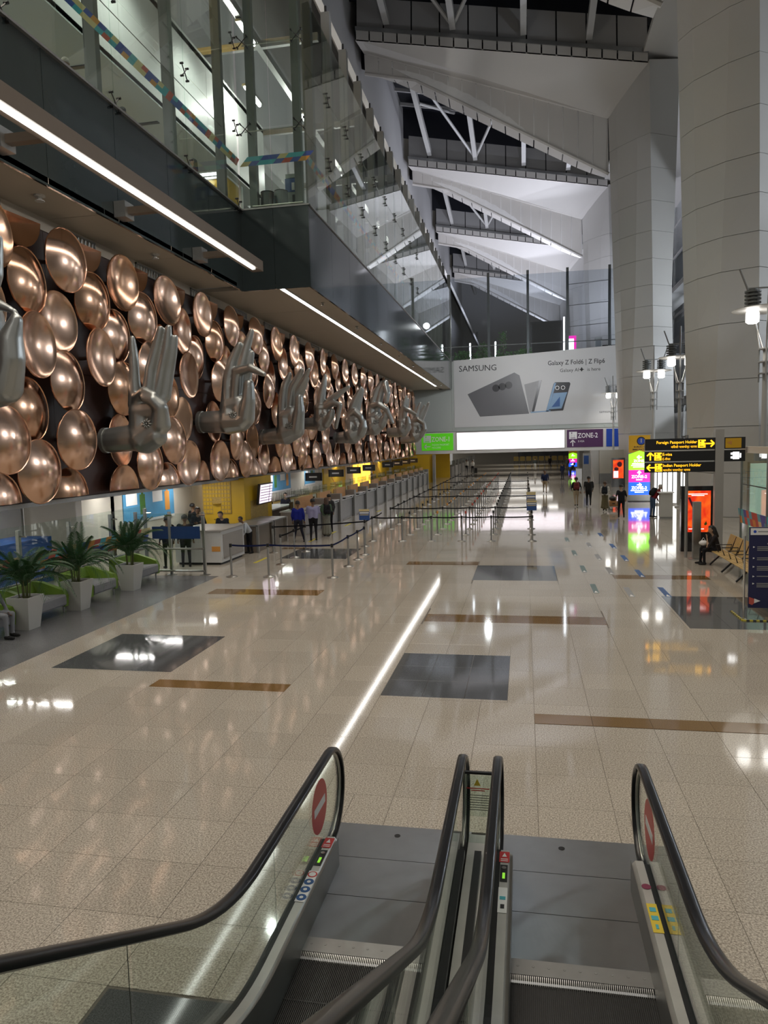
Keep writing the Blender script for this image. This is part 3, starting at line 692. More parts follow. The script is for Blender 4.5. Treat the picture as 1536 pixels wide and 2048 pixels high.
HANDS = [
 (11.7, 'open', [
  ('wrist', [(-10.29, 11.7, 5.25, 0.298), (-9.85, 11.7, 5.17, 0.312)]),
  ('palm', [(-9.57, 11.7, 5.22, 0.404), (-9.18, 11.6, 4.99, 0.356)]),
  ('palm', [(-9.33, 11.7, 5.68, 0.34), (-9.41, 11.7, 6.26, 0.339)]),
  ('thumb', [(-8.95, 11.55, 4.99, 0.293), (-8.73, 11.45, 5.47, 0.239), (-8.72, 11.45, 5.79, 0.214), (-8.58, 11.45, 6.11, 0.116)]),
  ('finger', [(-9.4, 11.5, 6.44, 0.191), (-9.06, 11.45, 6.47, 0.135), (-8.81, 11.45, 6.36, 0.098), (-8.58, 11.45, 6.26, 0.049)]),
  ('finger', [(-9.37, 11.7, 6.41, 0.178), (-9.12, 11.7, 6.97, 0.159), (-9.02, 11.7, 7.56, 0.109)]),
  ('finger', [(-9.67, 11.7, 6.42, 0.179), (-9.58, 11.7, 7.14, 0.159), (-9.45, 11.7, 7.84, 0.11)]),
 ]),
 (17.3, 'blessing', [
  ('wrist', [(-10.45, 17.3, 4.12, 0.322), (-9.83, 17.3, 4.17, 0.346)]),
  ('palm', [(-9.55, 17.3, 4.17, 0.407), (-9.05, 17.2, 4.47, 0.255)]),
  ('palm', [(-9.58, 17.3, 4.82, 0.309), (-9.14, 17.3, 4.85, 0.299)]),
  ('palm', [(-9.46, 17.3, 4.1, 0.354), (-9.13, 17.2, 4.18, 0.273)]),
  ('finger', [(-9.72, 17.3, 5.0, 0.221), (-9.7, 17.3, 5.79, 0.158), (-9.69, 17.3, 6.25, 0.14), (-9.69, 17.27, 6.66, 0.088)]),
  ('finger', [(-9.38, 17.3, 5.11, 0.194), (-9.24, 17.3, 5.9, 0.166), (-9.07, 17.3, 6.38, 0.153), (-8.9, 17.25, 6.85, 0.095)]),
  ('finger', [(-9.17, 17.4, 5.14, 0.184), (-8.97, 17.4, 5.93, 0.157), (-8.82, 17.38, 6.41, 0.143), (-8.72, 17.34, 6.88, 0.095)]),
  ('finger', [(-8.98, 17.5, 5.18, 0.158), (-8.81, 17.5, 5.88, 0.135), (-8.7, 17.48, 6.28, 0.122), (-8.6, 17.44, 6.65, 0.082)]),
  ('finger', [(-9.56, 17.15, 5.14, 0.176), (-9.28, 16.98, 5.29, 0.158), (-9.03, 16.96, 5.18, 0.14)]),
  ('thumb', [(-8.96, 17.15, 4.47, 0.246), (-8.87, 17.0, 4.88, 0.184), (-9.04, 16.94, 5.08, 0.158), (-9.24, 16.92, 5.13, 0.123)]),
 ]),
 (23.3, 'pointing', [
  ('wrist', [(-10.54, 23.3, 4.75, 0.363), (-9.91, 23.3, 4.74, 0.384)]),
  ('palm', [(-9.71, 23.3, 4.74, 0.436), (-9.23, 23.2, 4.72, 0.336)]),
  ('palm', [(-9.68, 23.3, 5.24, 0.319), (-9.32, 23.3, 5.33, 0.289)]),
  ('finger', [(-9.74, 23.3, 5.29, 0.278), (-9.66, 23.3, 6.17, 0.231), (-9.48, 23.3, 6.76, 0.207), (-9.21, 23.24, 7.25, 0.115)]),
  ('finger', [(-9.38, 23.4, 5.45, 0.243), (-9.21, 23.4, 6.59, 0.207), (-9.02, 23.4, 7.18, 0.183), (-8.81, 23.36, 7.68, 0.103)]),
  ('finger', [(-9.44, 23.25, 5.45, 0.22), (-9.28, 23.15, 6.37, 0.196), (-8.78, 23.0, 6.45, 0.172), (-8.27, 22.9, 6.21, 0.097)]),
  ('finger', [(-9.16, 23.48, 5.38, 0.208), (-9.05, 23.48, 6.25, 0.172), (-8.89, 23.46, 6.96, 0.137)]),
  ('thumb', [(-9.05, 23.15, 4.83, 0.301), (-8.89, 23.05, 5.43, 0.23), (-8.85, 23.02, 5.92, 0.178)]),
 ]),
 (29.2, 'cupped', [
  ('wrist', [(-10.55, 29.2, 4.29, 0.318), (-9.95, 29.2, 4.34, 0.36)]),
  ('palm', [(-9.66, 29.2, 4.42, 0.474), (-9.19, 29.1, 4.51, 0.322)]),
  ('palm', [(-9.74, 29.2, 5.11, 0.323), (-9.41, 29.2, 5.23, 0.286)]),
  ('finger', [(-9.81, 29.2, 5.24, 0.272), (-9.75, 29.2, 5.93, 0.236), (-9.64, 29.2, 6.4, 0.207), (-9.42, 29.15, 6.83, 0.107)]),
  ('finger', [(-9.55, 29.3, 5.37, 0.236), (-9.37, 29.25, 6.25, 0.207), (-9.11, 29.2, 6.65, 0.178), (-8.88, 29.12, 6.97, 0.099)]),
  ('finger', [(-9.41, 29.38, 5.37, 0.215), (-9.16, 29.3, 6.17, 0.185), (-8.83, 29.2, 6.57, 0.156), (-8.58, 29.1, 6.97, 0.092)]),
  ('thumb', [(-9.15, 29.05, 4.61, 0.301), (-9.0, 28.95, 5.29, 0.228), (-8.98, 28.92, 5.83, 0.164)]),
  ('finger', [(-9.34, 29.42, 5.37, 0.193), (-9.02, 29.4, 6.1, 0.164), (-8.72, 29.32, 6.63, 0.099)]),
 ]),
 (35.1, 'spread', [
  ('wrist', [(-10.56, 35.1, 4.99, 0.292), (-10.09, 35.1, 4.99, 0.325)]),
  ('palm', [(-9.83, 35.1, 5.02, 0.427), (-9.57, 35.05, 5.3, 0.324)]),
  ('palm', [(-9.84, 35.1, 5.72, 0.324), (-9.64, 35.1, 5.71, 0.29)]),
  ('finger', [(-9.83, 35.1, 5.8, 0.273), (-9.73, 35.1, 6.44, 0.23), (-9.63, 35.1, 6.84, 0.195), (-9.53, 35.05, 7.28, 0.102)]),
  ('finger', [(-9.64, 35.1, 5.83, 0.238), (-9.16, 35.0, 6.18, 0.204), (-8.73, 34.95, 6.45, 0.169), (-8.31, 34.9, 6.69, 0.093)]),
  ('finger', [(-9.6, 35.0, 5.71, 0.204), (-9.08, 34.8, 5.93, 0.178), (-8.75, 34.75, 5.83, 0.153), (-8.87, 34.75, 5.28, 0.136), (-9.0, 34.8, 4.75, 0.102)]),
  ('thumb', [(-9.54, 34.95, 4.97, 0.256), (-9.27, 34.85, 5.29, 0.204), (-9.18, 34.82, 5.53, 0.145)]),
 ]),
 (41, 'ring', [
  ('wrist', [(-10.5, 41, 4.32, 0.319), (-9.94, 41, 4.36, 0.367)]),
  ('palm', [(-9.64, 41, 4.48, 0.545), (-9.19, 40.95, 4.69, 0.376)]),
  ('palm', [(-9.71, 41, 5.27, 0.356), (-9.42, 41, 5.31, 0.336)]),
  ('finger', [(-9.76, 41, 5.37, 0.297), (-9.59, 41, 6.07, 0.257), (-9.38, 41, 6.53, 0.227), (-9.05, 40.94, 7.08, 0.118)]),
  ('finger', [(-9.51, 41.1, 5.41, 0.267), (-9.24, 41.1, 6.34, 0.227), (-8.98, 41.05, 6.98, 0.118)]),
  ('finger', [(-9.7, 40.9, 5.6, 0.247), (-9.4, 40.72, 5.8, 0.217), (-9.07, 40.67, 5.49, 0.187), (-8.94, 40.7, 5.06, 0.148)]),
  ('thumb', [(-9.15, 40.85, 4.54, 0.297), (-8.94, 40.75, 4.87, 0.237), (-8.91, 40.7, 5.2, 0.158)]),
 ]),
 (46.9, 'folded', [
  ('wrist', [(-10.46, 46.9, 4.81, 0.339), (-9.96, 46.9, 4.91, 0.372)]),
  ('palm', [(-9.57, 46.9, 5.0, 0.541), (-9.12, 46.85, 5.26, 0.382)]),
  ('palm', [(-9.71, 46.9, 5.71, 0.371), (-9.38, 46.9, 5.8, 0.348)]),
  ('finger', [(-9.8, 46.9, 5.71, 0.327), (-9.63, 46.9, 6.56, 0.281), (-9.39, 46.9, 7.3, 0.247), (-9.0, 46.85, 7.87, 0.145)]),
  ('finger', [(-9.43, 46.95, 5.91, 0.292), (-9.06, 46.95, 7.29, 0.269), (-8.76, 46.85, 7.81, 0.257), (-8.6, 46.75, 7.16, 0.246), (-8.68, 46.7, 6.64, 0.19)]),
  ('finger', [(-9.7, 46.8, 6.35, 0.247), (-9.2, 46.6, 6.49, 0.224), (-8.66, 46.55, 6.15, 0.202), (-8.29, 46.55, 5.29, 0.134)]),
  ('thumb', [(-9.06, 46.75, 5.2, 0.315), (-8.78, 46.65, 5.68, 0.247), (-8.66, 46.62, 6.1, 0.168)]),
 ]),
 (55, 'open', [
  ('wrist', [(-9.94, 55, 4.8, 0.355), (-9.36, 55, 4.81, 0.394)]),
  ('palm', [(-9.04, 55, 4.9, 0.499), (-8.71, 54.95, 5.14, 0.367)]),
  ('palm', [(-9.11, 55, 5.59, 0.341), (-8.89, 55, 5.64, 0.327)]),
  ('finger', [(-9.15, 55, 5.65, 0.301), (-9.04, 55, 6.34, 0.262), (-8.9, 55, 6.83, 0.222), (-8.69, 54.95, 7.44, 0.117)]),
  ('finger', [(-8.89, 54.95, 5.83, 0.262), (-8.81, 54.85, 6.52, 0.235), (-8.37, 54.7, 6.34, 0.196), (-7.93, 54.65, 6.07, 0.117)]),
  ('finger', [(-8.93, 55.1, 5.77, 0.262), (-8.74, 55.1, 6.58, 0.222), (-8.56, 55.05, 7.25, 0.117)]),
  ('thumb', [(-8.72, 54.85, 5.01, 0.288), (-8.55, 54.75, 5.45, 0.222), (-8.57, 54.72, 5.82, 0.157)]),
 ]),
 (63.5, 'circle', [
  ('wrist', [(-10.35, 63.5, 4.3, 0.364), (-9.71, 63.5, 4.34, 0.408)]),
  ('palm', [(-9.34, 63.5, 4.56, 0.574), (-8.82, 63.45, 4.8, 0.392)]),
  ('palm', [(-9.39, 63.5, 5.47, 0.392), (-9.03, 63.5, 5.53, 0.362)]),
  ('finger', [(-9.35, 63.5, 5.61, 0.302), (-9.15, 63.5, 6.54, 0.241), (-8.81, 63.45, 7.39, 0.12)]),
  ('finger', [(-9.17, 63.6, 5.68, 0.286), (-8.79, 63.6, 6.53, 0.226), (-8.44, 63.55, 7.16, 0.12)]),
  ('finger', [(-8.95, 63.68, 5.67, 0.271), (-8.49, 63.68, 6.59, 0.21), (-8.07, 63.62, 7.39, 0.12)]),
  ('finger', [(-9.53, 63.4, 5.83, 0.272), (-9.02, 63.22, 6.03, 0.241), (-8.51, 63.18, 5.66, 0.196)]),
  ('thumb', [(-8.83, 63.35, 4.66, 0.302), (-8.45, 63.25, 5.15, 0.241), (-8.47, 63.2, 5.59, 0.166)]),
 ]),
]
# ================================================================== OBJECTS
def remeshed(jobs):
    """jobs: list of (MB, voxel, smooth iterations) -> list of smooth joined meshes"""
    obs = []
    for q, vox, it in jobs:
        o = bpy.data.objects.new('form', q.mesh('form', 'black')); COL.objects.link(o)
        r = o.modifiers.new('r', 'REMESH'); r.mode = 'VOXEL'; r.voxel_size = vox; r.use_smooth_shade = True
        s = o.modifiers.new('s', 'SMOOTH'); s.factor = .5; s.iterations = it
        obs.append(o)
    dg = bpy.context.evaluated_depsgraph_get(); out = []
    for o in obs: out.append(bpy.data.meshes.new_from_object(o.evaluated_get(dg)))
    for o in obs: bpy.data.objects.remove(o)
    return out
def mesh_from(me, name, mats, mi=None):
    me.name = name; me.materials.clear()
    for m in mats: me.materials.append(MATS[m] if isinstance(m, str) else m)
    if mi is not None: me.polygons.foreach_set('material_index', mi)
    me.polygons.foreach_set('use_smooth', [True]*len(me.polygons)); me.update(); return me

# ------------------------------------------------------------------ metal hands on the dish wall
HAND_LABEL = {
 11.7: 'silver-grey metal hand with curved thumb, nearest the row of palms and sofas',
 17.3: 'silver-grey metal hand, little finger apart, others raised together, thumb closed on the palm',
 23.3: 'silver-grey metal hand raising fingers while one finger points out level',
 29.2: 'silver-grey metal hand cupped with fingertips curling outward and thumb upright',
 35.1: 'silver-grey metal hand with one finger up and one stretched out in a wide V',
 41: 'silver-grey metal hand whose finger and thumb close in a ring below two raised fingers',
 46.9: 'silver-grey metal hand with one finger bent over and down like a hook',
 55: 'small-looking silver-grey metal hand with slim raised finger beside the last hand',
 63.5: 'last silver-grey metal hand, three thin fingers fanned over a closed ring'}
jobs = []
for Y, g, ch in HANDS:
    q = MB(); mn = 9
    for nme, pts in ch:
        for p, r in zip(pts, pts[1:]):
            k_ = .86 if nme == 'finger' else 1.; q.capsule(p[:3], p[3]*k_, r[:3], r[3]*k_, 12); mn = min(mn, r[3])
    palms = [c[1] for c in ch if c[0] == 'palm']
    for nme, pts in ch:                                   # knuckle roots joined into the palm
        if nme == 'finger': q.capsule(pts[0][:3], pts[0][3]*.86, palms[1][0][:3], palms[1][0][3]*.8, 12)
        if nme == 'thumb': q.capsule(pts[0][:3], pts[0][3], palms[0][1][:3], palms[0][1][3], 12)
    w = [c[1] for c in ch if c[0] == 'wrist'][0]
    q.capsule(w[1][:3], w[1][3], palms[0][0][:3], palms[0][0][3]*.9, 12)
    q.capsule(palms[0][0][:3], palms[0][0][3]*.9, palms[1][0][:3], palms[1][0][3]*.95, 12); q.capsule(palms[0][1][:3], palms[0][1][3]*.9, palms[1][1][:3], palms[1][1][3]*.95, 12); jobs.append((q, .03, 3))
for (Y, g, ch), me in zip(HANDS, remeshed(jobs)):
    w = [c[1] for c in ch if c[0] == 'wrist'][0]; palms = [c[1] for c in ch if c[0] == 'palm']
    o = thing('hand_sculpture', HAND_LABEL[Y], 'sculpture', (DX+.05, Y, w[0][2]), group='giant metal hands on the dish wall')
    I = INV[o.name]; me.transform(I); place('hand', mesh_from(me, 'hand', ['silver_hand']), o, I.inverted())
    MB().tube([(w[0][0]-w[0][3]*.62, Y, w[0][2]), (w[0][0]-.1, Y, w[0][2])], w[0][3]*1.02, 20).build('wrist_cuff', 'silver_hand', o, smooth='auto')
    MB().tube([(DX-.019, Y, w[0][2]), (w[0][0]-.1, Y, w[0][2])], .09, 10).build('wall_bracket', 'black', o)
    c = (Vector(palms[0][1][:3])+Vector(palms[1][1][:3])+Vector(palms[0][0][:3]))/3; r = palms[0][0][3]
    m = MB()
    for k in range(9):                                    # petal relief in the palm
        a = 2*math.pi*k/9; d = Vector((math.cos(a), 0, math.sin(a)))
        m.tube([c+Vector((0, -r*.72, 0))+d*r*.05, c+Vector((0, -r*.86, 0))+d*r*.2, c+Vector((0, -r*.72, 0))+d*r*.36], [r*.03, r*.07, r*.02], 6)
    m.ell(c+Vector((0, -r*.8, 0)), (r*.08, r*.08, r*.08), 8, 5)
    m.build('palm_ornament', 'silver_hand', o, smooth=True)

# ------------------------------------------------------------------ polished copper dishes
def dish_mesh(R, depth, clip, convex):
    """spun copper dish facing +X, rim at x=0; clip=(zmin,zmax) trims it against the cornice or lower edge"""
    prof = []; n = 30; K = 8
    for i in range(K+1):
        t = i/K; r = R*t; h = depth*(1-t*t)
        prof.append((r, h if convex else -h))
    prof += [(R*1.015, .012), (R*1.03, -.005), (R*1.015, -.03)]
    prof += [(R*.5, -.05-depth*.75), (0.02, -.06-depth)] if not convex else [(R*.5, -.06), (.02, -.07)]
    q = MB(); vs = []
    for r, h in prof:
        for j in range(n):
            a = 2*math.pi*j/n; z = r*math.sin(a); z = max(clip[0], min(clip[1], z)); vs.append((h, r*math.cos(a), z))
    k = len(prof)
    fs = [(i*n+j, i*n+(j+1) % n, (i+1)*n+(j+1) % n, (i+1)*n+j) for i in range(k-1) for j in range(n)]
    q.add(vs, fs); return q
DM = {}
def dish(R, clip, convex, m, gap):
    key = (R, clip, convex, m, gap)
    if key not in DM:
        q = dish_mesh(R, .20 if convex else .17, clip, convex); me = q.mesh('copper_dish', m, True); me.set_sharp_from_angle(angle=1.0)
        p = MB(); zc_ = max(min(0, clip[1]-.12), clip[0]+.12); p.tube([(-gap-.015, 0, zc_), (-.20 if not convex else -.06, 0, zc_)], .05, 6)
        DM[key] = (me, p.mesh('stem', 'backing_maroon'))
    return DM[key]
rd = random.Random(11)
ci = 0
for i in range(-1, 48):
    y = 13.35+1.232*i
    for k in range(5):
        z = 3.42+1.385*k if i % 2 else 2.74+1.385*k
        full = ('shiny round copper dish mounted whole on the wall', None)
        clip = (-9, 9); lab = 'round polished copper dish mounted whole on the wall among the others'; tilt = rd.uniform(-.05, .05); tz = rd.uniform(-.08, .10)
        if z+.74 > ZT+.1:
            z = 8.62+.38; clip = (-9, -.03); lab = 'copper dish cut off straight at its top under the cornice'; tilt *= .2
        elif z-.74 < ZB-.1:
            z = 2.78; clip = (0, 9); lab = 'copper dish cut off straight at the lower edge of the wall'; tilt *= .2
        cv = rd.random() < .5; R = .715 if clip == (-9, 9) else .68
        px = DX+(.25, .42, .58)[(2*k+i % 2) % 3]
        near = any(abs(y-h[0]) < 1.2 and abs(z-h[2][0][1][0][2]) < 1.1 for h in HANDS)
        if near: px = DX+.25; cv = False
        if any(math.hypot(y-h[0], z-h[2][0][1][0][2]) < .85 for h in HANDS): continue
        if clip != (-9, 9): px = DX+.28; cv = cv and k == 0
        lab = ('domed ' if cv else 'hollow ')+({(-9, -.03): 'copper dish cut off straight at its top under the cornice', (0, 9): 'copper dish cut off straight along the lower edge of the wall'}.get(clip) or 'whole copper dish in the %s row up from the lower edge' % ('first', 'second', 'third', 'fourth', 'fifth', 'sixth', 'seventh', 'eighth', 'ninth', 'tenth')[2*k-(0 if i % 2 else 1)])
        me, st = dish(round(R, 2), clip, cv, 'copper' if rd.random() < .75 else 'copper_dark', round(px-DX, 2))
        t = thing('copper_dish', lab, 'dish', (px, y, z), group='copper dishes on the left wall')
        t.rotation_euler = (0, tilt, tz)
        for nme, mm in (('dish', me), ('stem', st)):
            c = bpy.data.objects.new(nme, mm); COL.objects.link(c); c.parent = t

# ------------------------------------------------------------------ linear lights under the gallery
o = thing('linear_light', 'long white linear light on a bracketed channel hung off the dark fascia', 'light', (-8.1, 12, ZS), group='linear lights under the gallery')
MB().box(-8.34, -7.98, 2, 22.4, ZS+.03, ZS+.34).build('housing', 'housing_brown', o)
MB().box(-8.155, -8.06, 2, 21.9, ZS-.01, ZS+.03).build('diffuser', 'led', o)
for y in (4, 8.2, 12.4, 16.6, 20.8):
    MB().box(-9.49, -8.34, y-.09, y+.09, ZS+.14, ZS+.3).build('bracket_arm', 'housing_brown', o); MB().box(-9.49, -9.2, y-.2, y+.2, ZS+.05, ZS+.42).build('bracket_plate', 'steel_dull', o)
o = thing('linear_light', 'long white linear light recessed along the beige soffit over the queue', 'light', (-8.17, 48, ZS), group='linear lights under the gallery')
MB().box(-8.3, -8.25, 24.72, 70, ZS-.02, ZS+.075).box(-8.09, -8.04, 24.72, 70, ZS-.02, ZS+.075).build('channel', 'white_panel', o)
MB().box(-8.215, -8.105, 24.75, 69.9, ZS+.0, ZS+.05).build('diffuser', 'led', o)
for k, y in enumerate((27.6, 33.4, 39.2, 45, 50.8, 56.6, 62.4, 68.2)):
    t = thing('soffit_nozzle', 'small steel sprinkler nozzle on the beige soffit between light and glass', 'sprinkler', (-7.5, y, ZS), group='nozzles on the soffit')
    MB().lathe((-7.5, y, ZS), [(.07, 0), (.07, -.03), (.03, -.05), (.03, -.1), (.08, -.11), (.08, -.12)], 8).build('nozzle', 'steel', t)
for y in (9.5, 14.5, 19.5):
    t = thing('soffit_nozzle', 'small steel sprinkler nozzle on the beige soffit beside the dark fascia', 'sprinkler', (-10.1, y, ZS), group='nozzles on the soffit')
    MB().lathe((-10.1, y, ZS), [(.12, 0), (.12, -.03), (.05, -.05), (.05, -.1), (.1, -.11), (.1, -.13)], 8).build('nozzle', 'white_panel', t)
for y, x, z in ((28.6, -10.5, 19.9), (29.3, -10.6, 17.9), (36.6, -10.5, 19.9), (44.8, -10.5, 19.9), (52.8, -10.5, 19.9), (61.2, -10.5, 19.9)):
    t = thing('ceiling_tube', 'bright tube light hung under the steel truss behind the gallery glass', 'light', (x, y, z), group='tube lights inside the gallery')
    MB().box(x-.12, x+.12, y-.85, y+.85, z+.03, z+.12).build('tube_housing', 'steel_dull', t)
    MB().tube([(x, y-.8, z), (x, y+.8, z)], .07, 8).build('tube', 'led', t)
    MB().tube([(x, y, z+.1), (x, y, z+.35 if z > 19 else z+2.3)], .02, 6).build('hanger', 'steel_dull', t)
for y, x, z in ((17.5, -13.4, 18.3), (19.5, -13.2, 18.3), (22.5, -13.3, 18.3), (25, -13.2, 18.3), (33, -13.9, 15.7), (35.5, -13.9, 15.7)):
    t = thing('amber_downlight', 'small amber downlight under a deck behind the gallery glass', 'light', (x, y, z), group='amber lights behind the gallery glass')
    MB().lathe((x, y, z), [(.1, .3), (.16, 0), (.12, -.02)], 10).build('can', 'steel_dull', t); MB().lathe((x, y, z-.03), [(.11, 0), (.11, -.03)], 10).build('lens', 'tube_warm', t)
t = thing('yellow_kiosk', 'yellow panelled kiosk with a white tube light inside the gallery corner', 'kiosk', (-10.95, 25.6, 11.7))
MB().box(-11.7, -10.2, 25.3, 26.3, 11.7, 13.35).build('body', 'yellow_wall', t); MB().box(-11.72, -10.18, 25.26, 26.32, 13.35, 13.42).build('top', 'print_white', t); MB().box(-11.5, -10.9, 25.28, 25.3, 12.2, 13.0).build('panel', 'gold_mesh', t)
MB().box(-11.7, -10.4, 25.1, 25.2, 13.44, 13.5).build('tube', 'led_soft', t); MB().box(-11.7, -10.4, 25.08, 25.3, 13.5, 13.54).build('tube_housing', 'steel_dull', t)
point('amber_glow', (-13.4, 21, 21), 150, (1, .62, .15), .1); point('amber_glow', (-13.4, 26, 21), 130, (1, .62, .15), .1); point('amber_glow', (-13.7, 34, 17.2), 70, (1, .62, .15), .1)
for y in (6, 11, 16, 21, 26): area('corridor_light', (-14, y, 15.3), (-14, y, 11.9), 1.5, 1.5, 70, (1, .97, .9)); spot('gallery_fill_spot', (-10.1, y, 17.6), (-12.2, y+.3, 16.2), 170, (.96, 1, .96), 120, .2)  # the spots are added fill for the gallery's white wall
for y in (30, 38, 46, 54, 62): point('gallery_light', (-11.5, y, 18), 260, (1, .98, .95), .2)
for x0, x1, y in ((-12.9, -11.5, 22.7), (-12.9, -11.5, 20.8), (-12.9, -11.5, 25.6), (-13.0, -11.6, 29.3), (-13.0, -11.6, 33), (-13.0, -11.5, 37), (-13, -11.5, 43), (-13, -11.5, 50), (-13, -11.5, 58), (-13, -11.5, 66), (-13.4, -11.5, 16.5), (-13.2, -11.5, 12.6), (-15.9, -14.2, 17.9), (-15.9, -14.2, 14.6), (-15.9, -14.2, 11), (-15.6, -14, 7)):
    t = thing('ceiling_batten', 'slim white batten light under the low ceiling behind the dish wall', 'light', ((x0+x1)/2, y, 2.66), group='batten lights over the desks')
    MB().box(x0, x1, y-.06, y+.06, 2.68, 2.72).build('housing', 'print_white', t); MB().box(x0+.03, x1-.03, y-.03, y+.03, 2.66, 2.68).build('diffuser', 'led', t)
    L_ = area('batten_light', ((x0+x1)/2, y, 2.65), ((x0+x1)/2, y, 0), x1-x0, .05, 16, (1, .97, .92)); L_.rotation_euler = (0, 0, 0)
for y in (80, 95, 110, 128): area('far_hall_light', (-1, y, 3.15), (-1, y, 0), 9, 3, 220, (1, .97, .92))
for y, e in ((84, 900), (105, 1500)): spot('upper_concourse_fill', (5.5, y, 12.2), (0, y+6, 36), e*6, COOL, 140, .15)  # added hidden spots, bounced off the roof to lift the upper concourse
point('upper_concourse_fill', (-4, 79.5, 16.5), 330, (1, 1, .95), .3)  # added fill that brightens the shrubs behind the upper glass
for y in (30, 48, 66, 90): point('outdoor_fill', (22.3, y, 12), 2600, (.92, .95, 1), .5)  # added fill outside the curtain wall, brightens the outer wall

